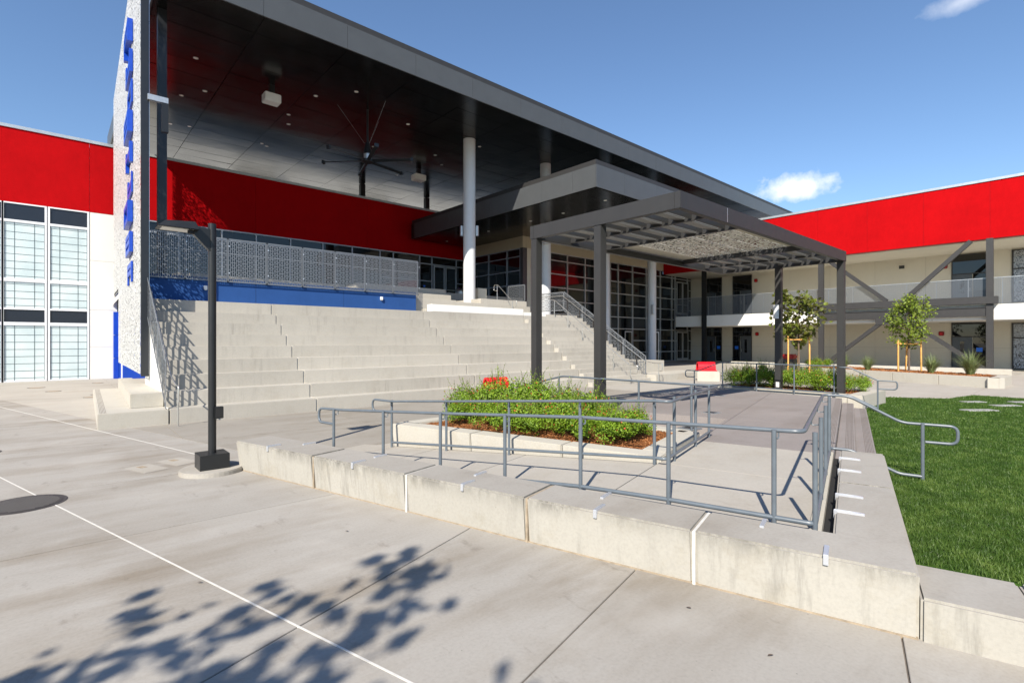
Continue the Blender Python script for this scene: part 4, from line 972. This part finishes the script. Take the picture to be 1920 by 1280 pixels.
# ================================================================ ENTRANCE CANOPY
ec = thing('steel_canopy', 'freestanding charcoal steel shade canopy on four square posts', 'canopy', (13, 7, .4))
ex0, ex1, ey0, ey1, ez0, ez1 = 8.5, 18.05, 4.95, 8.9, 4.43, 4.74
for q in ((ex0, ey0, ez0, ex1, ey0 + .12, ez1), (ex0, ey1 - .12, ez0, ex1, ey1, ez1), (ex0, ey0 + .122, ez0, ex0 + .12, ey1 - .122, ez1), (ex1 - .12, ey0 + .122, ez0, ex1, ey1 - .122, ez1)):
    B('edge_beam', 'charcoal_metal', ec, *q, bevel=.004)
B('beam_joint', 'clip_metal', ec, 10.32, ey0 - .0015, ez0 + .01, 10.328, ey0, ez1 - .005)
for i, (x, y) in enumerate(((8.6, 8.78), (8.6, 6.87), (17.95, 5.06), (17.95, 6.87))):
    p = MB(); p.box(x - .095, y - .095, .0, x + .095, y + .095, ez0 - .002 if i != 1 and i != 3 else ez0 - .002)
    po = p.build('post', 'charcoal_metal', ec, bevel=.008)
    if i == 3:
        MB().cyl(x - .17, y + .02, 2.75, 3.2, .085, 16).build('post_light', 'column_paint', po, smooth=True)
        B('outlet_cover', 'white_plastic', po, x - .102, y - .05, .5, x - .094, y + .05, .66)
bx_ = [8.62, 9.85, 11.3, 15.25, 16.7, 17.93]
for x in bx_[1:-1]: B('cross_beam', 'charcoal_metal', ec, x - .04, ey0 + .122, ez0 + .06, x + .04, ey1 - .122, ez1 - .03)
B('cross_beam', 'charcoal_metal', ec, ex0 + .122, 6.83, ez1 - .1, ex1 - .122, 6.91, ez1 - .035)
for b0, b1 in ((bx_[0], bx_[1]), (bx_[1], bx_[2]), (bx_[3], bx_[4]), (bx_[4], bx_[5])):
    for k in range(7):
        y = ey0 + .25 + k * .54
        mb = MB(); t_ = R(7); mb.bar((b0 + .045, y, ez0 + .13), (b1 - .045, y, ez0 + .13), .27, .03, (0, -sin(t_), cos(t_))); mb.bar((b0 + .046, y - .13, ez0 + .155), (b1 - .046, y - .13, ez0 + .155), .015, .06)
        mb.build('louvre', 'louvre_grey', ec)
        if k < 6: B('louvre_rib', 'charcoal_metal', ec, b0 + .05, y + .255, ez0 + .09, b1 - .05, y + .285, ez0 + .19)
for k in range(7):
    y0, y1 = ey0 + .13 + k * .526, ey0 + .13 + (k + 1) * .526
    sol = k in (0, 6)
    B('ceiling_panel', 'cream_stucco' if sol else 'canopy_perforated', ec, bx_[2] + .045, y0 + .006, ez0 + .20, bx_[3] - .045, y1 - .006, ez0 + .204)

# ================================================================ LAMP POST
lx_, ly_ = 1.83, 9.01
lp = thing('lamp_post', 'slim black lamp post with a flat arm head on a square base box', 'lamp post', (lx_, ly_, 0))
MB().cyl(lx_, ly_, -.05, .065, .44, 40).build('footing', 'ramp_concrete', lp, bevel=.012)
B('base_box', 'black_metal', lp, lx_ - .2, ly_ - .2, .06, lx_ + .2, ly_ + .2, .29, bevel=.004)
MB().tube([(lx_, ly_, .28), (lx_, ly_, 3.81)], .056, 20).build('pole', 'black_metal', lp, smooth=True)
hd = MB(); hd.hexa([(lx_ - .72, ly_ - .17, 3.66), (lx_ - .2, ly_ - .2, 3.66), (lx_ - .2, ly_ + .2, 3.66), (lx_ - .72, ly_ + .17, 3.66)], [(lx_ - .62, ly_ - .12, 3.76), (lx_ - .25, ly_ - .16, 3.78), (lx_ - .25, ly_ + .16, 3.78), (lx_ - .62, ly_ + .12, 3.76)])
hd = hd.build('lamp_head', 'black_metal', lp, bevel=.006)
B('lamp_lens', 'lens_white', hd, lx_ - .66, ly_ - .13, 3.652, lx_ - .27, ly_ + .13, 3.66)
MB().cyl(lx_ - .3, ly_ - .1, 3.60, 3.655, .045, 14).build('sensor', 'rubber_dark', hd, smooth=True)
mb = MB(); mb.hexa([(lx_ - .26, ly_ - .05, 3.62), (lx_ - .04, ly_ - .05, 3.38), (lx_ - .04, ly_ + .05, 3.38), (lx_ - .26, ly_ + .05, 3.62)], [(lx_ - .26, ly_ - .05, 3.74), (lx_ - .04, ly_ - .05, 3.72), (lx_ - .04, ly_ + .05, 3.72), (lx_ - .26, ly_ + .05, 3.74)]); mb.build('arm', 'black_metal', lp)
ob = B('outlet_box', 'black_metal', lp, lx_ + .02, ly_ - .13, .82, lx_ + .13, ly_ - .045, 1.0, bevel=.006)
B('outlet_cover', 'rubber_dark', ob, lx_ + .025, ly_ - .145, .835, lx_ + .125, ly_ - .131, .985, bevel=.004)

# ================================================================ SMALL THINGS IN THE PAVING
mh = thing('manhole_cover', 'round dark iron manhole cover with a ribbed lid set in the paving', 'manhole cover', (-.28, 8.72, 0))
MB().cyl(-.28, 8.72, -.05, .004, .42, 40).build('frame_ring', 'cast_iron', mh, smooth=True)
MB().cyl(-.28, 8.72, -.05, .007, .37, 40).build('lid', 'cast_iron', mh, smooth=True)
mb = MB()
for i in range(-8, 9):
    h = sqrt(max(0, .34 ** 2 - (i * .04) ** 2)); mb.bar((-.28 - h, 8.72 + i * .04, .009), (-.28 + h, 8.72 + i * .04, .009), .014, .008)
mb.build('ribs', 'iron_rib', mh)
for i, (x, y) in enumerate(((1.10, 9.90), (1.56, 10.12))):
    u = thing('utility_cover', 'rectangular pale concrete utility lid with a rusty plate, ' + ('farther from' if i == 0 else 'nearer to') + ' the lamp post', 'utility cover', (x, y, 0))
    a = R(20); rot = lambda p, q: (x + cos(a) * p - sin(a) * q, y + sin(a) * p + cos(a) * q)
    MB().prism([rot(-.17, -.3), rot(.17, -.3), rot(.17, .3), rot(-.17, .3)], -.05, .0035).build('lid', 'ramp_concrete', u)
    fr = MB()
    for q in ((-.2, -.33, -.175, .33), (.175, -.33, .2, .33), (-.175, -.33, .175, -.305), (-.175, .305, .175, .33)): fr.prism([rot(q[0], q[1]), rot(q[2], q[1]), rot(q[2], q[3]), rot(q[0], q[3])], -.05, .0025)
    fr.build('frame_ring', 'cap_concrete', u); MB().prism([rot(-.05, .08), rot(.05, .08), rot(.05, .22), rot(-.05, .22)], 0, .0055).build('rusty_plate', 'sealant_tan', u)
for i, (x, y, r) in enumerate(((-.55, 30.3, .3), (.0, 27.7, .25), (1.0, 23.9, .22), (1.25, 24.9, .22), (1.55, 24.6, .22), (1.6, 31.8, .22), (-1.0, 13.2, .3))):
    e = thing('drain_cover', 'small round dark cleanout cover in the pale paving by the white wing' if i < 6 else 'round dark cleanout cover beyond the manhole', 'drain cover', (x, y, 0), 'covers by the white wing' if i < 6 else None)
    MB().cyl(x, y, -.05, .004, r, 24).build('frame_ring', 'cast_iron', e); MB().cyl(x, y, -.05, .007, r * .82, 24).build('lid', 'sealant_tan', e)
for i, (x, y) in enumerate(((11.2, 5.75), (14.9, 7.4), (8.9, 5.0))):
    e = thing('floor_box', 'small square metal floor outlet in the grey platform, ' + ('near its middle', 'towards the far planter', 'behind the near planter')[i], 'floor box', (x, y, LZ))
    B('lid', 'galvanized', e, x - .17, y - .17, LZ - .02, x + .17, y + .17, LZ + .006, bevel=.003); B('flap', 'steel_grey', e, x - .1, y - .1, LZ, x + .1, y + .1, LZ + .009)

# red moulded seats
def red_seat(x, y, z, w, d, h, rz_, label):
    e = thing('red_seat', label, 'seat', (x, y, z)); mb = MB(); n = 14; out = []; inn = []
    for i in range(n + 1):
        a = pi * i / n; out.append((-cos(a) * d / 2, sin(a) ** .6 * h)); inn.append((-cos(a) * (d / 2 - .07), max(0, sin(a) ** .6 * h - .07)))
    ring = out + inn[::-1]; N = len(ring); c, s = cos(rz_), sin(rz_)
    for side in (-w / 2, w / 2): mb.v += [(x + c * side - s * u, y + s * side + c * u, z + v) for u, v in ring]
    for i in range(N): mb.f.append((i, (i + 1) % N, N + (i + 1) % N, N + i))
    for k in range(n):
        mb.f.append((k, N - 1 - k, N - 2 - k, k + 1)); mb.f.append((N + k, N + k + 1, 2 * N - 2 - k, 2 * N - 1 - k))
    mb.build('shell', 'red_plastic', e, smooth=True)
    mb = MB(); mb.prism([(x + c * u - s * v, y + s * u + c * v) for u, v in ((-w / 2 - .05, -d / 2 - .04), (w / 2 + .05, -d / 2 - .04), (w / 2 + .05, d / 2 + .04), (-w / 2 - .05, d / 2 + .04))], z - .01, z + .05); mb.build('base_plate', 'red_plastic', e, bevel=.01)
def conc_block(x, y, w, d, h, rz_, label):
    c, s = cos(rz_), sin(rz_); mb = MB(); mb.prism([(x + c * u - s * v, y + s * u + c * v) for u, v in ((-w / 2, -d / 2), (w / 2, -d / 2), (w / 2, d / 2), (-w / 2, d / 2))], -.02, h)
    mb.build('concrete_block', 'curb_concrete', bevel=.03, label=label, cat='block')
conc_block(24.9, 12.9, 1.3, 1.05, .50, R(25), 'square concrete seat block on the plaza beyond the steel canopy')
red_seat(24.95, 13.1, .50, .85, .55, .46, R(-48), 'red moulded half-barrel seat on the concrete block beyond the canopy')
conc_block(11.75, 14.0, 1.4, .6, .34, R(8), 'low concrete seat block at the foot of the seating tiers')
red_seat(11.7, 14.0, .34, .8, .5, .40, R(-15), 'red moulded half-barrel seat in front of the lowest tier')
wb = thing('litter_bin', 'dark bin with a dark red hood beside the staked tree', 'bin', (31.6, 11.5, 0))
B('body', 'steel_grey', wb, 31.3, 11.2, 0, 31.9, 11.8, 1.0, bevel=.03); B('hood', 'alarm_red', wb, 31.28, 11.18, 1.0, 31.92, 11.82, 1.28, bevel=.06)

# ================================================================ VEGETATION
def leaf_shape(kind):
    if kind == 'maple': return [(0, -.5), (.22, -.3), (.5, -.12), (.3, .05), (.42, .32), (.15, .25), (0, .55), (-.15, .25), (-.42, .32), (-.3, .05), (-.5, -.12), (-.22, -.3)]
    if kind == 'oval': return [(0, -.5), (.26, -.15), (.24, .2), (0, .5), (-.24, .2), (-.26, -.15)]
    return [(0, -.5), (.3, 0), (0, .5), (-.3, 0)]
def add_leaf(V, F, p, n, up, size, shape, fold=.15):
    n = n.normalized(); a = up - n * up.dot(n)
    if a.length < 1e-3: a = n.orthogonal()
    a.normalize(); b = n.cross(a); o = len(V)
    for u, v in shape: V.append(tuple(p + (b * u + a * v + n * (abs(u) * fold)) * size))
    F.append(tuple(range(o, o + len(shape))))
def rvec(r):
    while True:
        v = Vector((r.uniform(-1, 1), r.uniform(-1, 1), r.uniform(-1, 1)))
        if .01 < v.length < 1: return v.normalized()
def make_tree(name, label, x, y, z0, trunk_h, crown, top, nb, nleaf, leaf, lsize, mat, seed, tr=.045, group=None, spread=.32):
    r = random.Random(seed); e = thing(name, label, 'tree', (x, y, z0), group); cx, cy, cz, rx, rz_ = crown
    mb = MB(); tp = [(x, y, z0 - .05), (x + r.uniform(-.04, .04), y, z0 + trunk_h * .5), (x + r.uniform(-.06, .06), y + .03, z0 + trunk_h), (cx, cy, top - .25)]
    mb.tube(tp, tr, 10, radii=[tr * 1.15, tr, tr * .85, tr * .25]); mb.build('trunk', 'bark', e, smooth=True)
    mb = MB(); tips = []
    for i in range(nb):
        t_ = (i + .5) / nb; zb = z0 + trunk_h * .85 + (top - .5 - z0 - trunk_h * .85) * t_; a = i * 2.4 + r.uniform(-.4, .4)
        f = sqrt(max(.05, 1 - ((zb + .3 - cz) / rz_) ** 2)) if abs(zb + .3 - cz) < rz_ else .3
        L = rx * f * r.uniform(.6, 1.08); p0 = Vector((x + (cx - x) * t_, y + (cy - y) * t_, zb)); p2 = p0 + Vector((cos(a) * L, sin(a) * L, L * r.uniform(.25, .7))); p1 = (p0 + p2) / 2 + Vector((0, 0, -.06 * L)) + rvec(r) * .07 * L
        mb.tube([p0, p1, p2], .012, 5, radii=[tr * .4, tr * .25, .005]); tips += [(p1, .6), (p2, 1), ((p1 + p2) / 2, 1)]
        for _ in range(3):
            q = p1.lerp(p2, r.uniform(.1, .9)); q2 = q + rvec(r) * L * .4 + Vector((0, 0, .1)); mb.tube([q, q2], .006, 4, radii=[.009, .003]); tips.append((q2, 1))
    tips.append((Vector((cx, cy, top - .2)), 1)); tips.append((Vector((cx, cy, top - .45)), 1))
    mb.build('branches', 'bark', e)
    V, F = [], []; sh = leaf_shape(leaf)
    for i in range(nleaf):
        c, _ = tips[r.randrange(len(tips))]; p = c + rvec(r) * (r.random() ** .6) * rx * spread
        n = (rvec(r) + Vector((-.3, -.25, .75))); add_leaf(V, F, p, n, rvec(r) + Vector((0, 0, -.8)), lsize * r.uniform(.6, 1.25), sh, .2)
    me = bpy.data.meshes.new('crown'); me.from_pydata(V, [], F); me.materials.append(MAT[mat]); link('crown', me, e)
    return e
make_tree('young_tree', 'young tree with sparse large browning leaves tied between stakes', 30.3, 10.55, .0, 2.0, (30.3, 10.55, 3.3, 1.3, 1.4), 4.7, 15, 800, 'maple', .26, 'tree_leaf_brown', 11, .05, spread=.30)
make_tree('young_tree', 'small dense green tree tied between stakes in the long planter', 33.6, 6.35, .42, 1.55, (33.6, 6.35, 3.1, 1.0, 1.4), 4.5, 22, 2600, 'oval', .14, 'tree_leaf', 12, .045, spread=.32)
make_tree('shade_tree', 'leafy tree behind the viewpoint that throws its shadow on the paving', -5.55, -.5, 0, 3.2, (-5.55, -.5, 4.7, 1.5, 1.6), 6.1, 22, 1300, 'maple', .2, 'tree_leaf', 21, .08, spread=.26)
def stakes(x, y, z0, hs, label):
    e = thing('tree_stakes', label, 'stakes', (x, y, z0))
    for i, (dx, dy, lean) in enumerate(((-.55, .35, 0), (.1, -.5, .02), (.55, .25, -.09))):
        MB().tube([(x + dx, y + dy, z0 - .1), (x + dx + lean, y + dy + lean, z0 + hs)], .04, 10).build('stake', 'stake_wood', e, smooth=True)
    MB().tube([(x - .6, y + .36, z0 + hs - .16), (x + .5, y + .2, z0 + hs - .2)], .045, 8).build('cross_bar', 'stake_wood', e, smooth=True)
    MB().tube([(x - .5, y + .3, z0 + hs - .2), (x + .12, y - .46, z0 + hs - .2)], .035, 8).build('cross_bar', 'stake_wood', e, smooth=True)
stakes(30.3, 10.55, 0, 2.3, 'three orange wooden stakes with a rail around the browning tree')
stakes(33.6, 6.35, .42, 1.65, 'three orange wooden stakes around the dense green tree')

def shrub_mesh(seed, rx, h, n, leaf=.055):
    r = random.Random(seed); V, F = [], []; sh = leaf_shape('diamond'); blobs = []
    for i in range(26):
        a = r.uniform(0, 2 * pi); d = sqrt(r.random()) * rx * .8; blobs.append((Vector((cos(a) * d, sin(a) * d, h * (.3 + .42 * r.random() * (1 - .5 * d / rx)))), r.uniform(.2, .34) * rx))
    for i in range(n):
        c, rad = blobs[r.randrange(len(blobs))]; dr = rvec(r); p = c + dr * rad * (r.random() ** .25) * r.uniform(.85, 1.12)
        if p.z < .0: p.z = r.uniform(0, .12)
        add_leaf(V, F, p, dr * .7 + rvec(r) * .7 + Vector((0, 0, .5)), rvec(r), leaf * r.uniform(.6, 1.2), sh, .25)
    sprigs = MB()
    for i in range(46):
        c, rad = blobs[r.randrange(len(blobs))]; b = c + Vector((0, 0, rad * .5)); tip = c + Vector((r.uniform(-.5, .5), r.uniform(-.5, .5), 1)).normalized() * (rad + r.uniform(.08, .32))
        sprigs.tube([b, tip], .003, 3, radii=[.004, .0015])
        for k in range(9):
            q = b.lerp(tip, .35 + .07 * k); add_leaf(V, F, q + rvec(r) * .012, rvec(r) + Vector((0, 0, .4)), rvec(r), leaf * .6, sh, .2)
    me = bpy.data.meshes.new('foliage'); me.from_pydata(V, [], F); me.materials.append(MAT['shrub_leaf'])
    FV, FF = [], []
    for i in range(60):
        c, rad = blobs[r.randrange(len(blobs))]; dr = rvec(r); dr.z = abs(dr.z) * .9 - .1; p = c + dr * rad * 1.12
        for _ in range(4): add_leaf(FV, FF, p + rvec(r) * .012, rvec(r), rvec(r), .032, leaf_shape('oval'), .2)
    mf = bpy.data.meshes.new('flowers'); mf.from_pydata(FV, [], FF); mf.materials.append(MAT['flower_red'])
    ms = sprigs.mesh('stems'); ms.materials.append(MAT['bark'])
    return me, mf, ms
SH = [shrub_mesh(s, .95, .85, 7000) for s in (1, 2, 3)]
def shrub(x, y, z, s, sz, rot, k, label, group):
    e = thing('flowering_shrub', label, 'shrub', (x, y, z), group); e.rotation_euler = (0, 0, rot); e.scale = (s, s, sz)
    for nm, me in zip(('foliage', 'flowers', 'stems'), SH[k % 3]):
        o = link(nm, me); o.parent = e
        if nm != 'foliage': o['kind'] = 'stuff'
for i, (lx, ly, s, sz) in enumerate(((8.0, 6.2, .72, .62), (7.75, 5.2, .75, .78), (7.85, 4.25, .72, .75), (7.8, 3.35, .72, .72), (8.45, 3.25, .6, .65), (8.75, 4.6, .85, .98), (8.85, 5.7, .95, 1.15), (8.75, 6.6, .8, .9), (9.25, 4.1, .62, .72))):
    if lx > 9.4: continue
    x, y = L2W(lx, ly); x = min(x, 7.75)
    shrub(x, y, .40, s, sz, i * 1.3, i, ('low green shrub with tiny red flowers along the mulched front of the ramp planter', 'tall green shrub with red flowers around the canopy posts in the ramp planter')[lx > 8.3], ('low shrubs in the ramp planter', 'tall shrubs in the ramp planter')[lx > 8.3])
for i, (x, y, s, sz) in enumerate(((18.4, 8.35, .72, .95), (18.55, 7.7, .75, 1.05), (18.6, 6.35, .75, 1.0), (18.55, 5.65, .72, 1.0), (18.7, 7.05, .6, .8), (18.95, 5.05, .62, .75))):
    shrub(x, y, .40, s, sz, i * 2.1, i + 1, 'leafy shrub with pinkish red flowers around the far canopy posts', 'shrubs in the far planter')
shrub(33.5, 10.6, .42, .8, .8, .4, 0, 'loose flowering shrub at the hidden end of the long planter', None)
def tuft_mesh(seed, n=420):
    r = random.Random(seed); V, F = [], []
    for i in range(n):
        a = r.uniform(0, 2 * pi); L = r.uniform(.55, 1.0); sp = r.uniform(.15, .75); b = Vector((cos(a) * .1 * r.random(), sin(a) * .1 * r.random(), 0)); u = Vector((cos(a), sin(a), 0)); s = Vector((-sin(a), cos(a), 0)) * .006
        pts = [b + u * (sp * L * t_ ** 1.6) + Vector((0, 0, L * (t_ * (1.15 - .45 * sp) - .35 * sp * t_ * t_))) for t_ in (0, .4, .75, 1)]
        o = len(V)
        for k, p in enumerate(pts): w = (1, .9, .6, .15)[k]; V += [tuple(p - s * w), tuple(p + s * w)]
        for k in range(3): F.append((o + 2 * k, o + 2 * k + 1, o + 2 * k + 3, o + 2 * k + 2))
    me = bpy.data.meshes.new('blades'); me.from_pydata(V, [], F); me.materials.append(MAT['tuft_blade']); return me
TM = [tuft_mesh(1), tuft_mesh(2)]
for i, ((x, y), s) in enumerate((((33.4, 9.3), 1.0), ((33.05, 8.05), .95), ((32.5, 5.25), 1.1), ((32.1, 3.75), 1.3))):
    lab = ('grass tuft in the long planter nearest its hidden end', 'grass tuft in the long planter beside the staked tree, hidden-end side', 'grass tuft in the long planter on the open side of the staked tree', 'largest grass tuft, at the open end of the long planter')[i]
    e = thing('grass_tuft', lab, 'grass', (x, y, .42)); e.scale = (s, s, s); e.rotation_euler = (0, 0, i * 1.1); o = link('blades', TM[i % 2]); o.parent = e
# a few dry leaves and specks on the paving
rr = random.Random(9)
for i, (x, y) in enumerate(((3.55, 2.0), (2.3, 5.2), (3.4, 1.35), (2.75, 1.05), (.9, 4.9))):
    V, F = [], []; add_leaf(V, F, Vector((x, y, .012)), Vector((.1, .2, 1)), rvec(rr), .045, leaf_shape('oval'), .3)
    me = bpy.data.meshes.new('dry_leaf'); me.from_pydata(V, [], F); me.materials.append(MAT['bark']); link('dry_leaf', me, label='tiny dry brown leaf lying on the pale paving', cat='leaf', group='dry leaves on the paving')
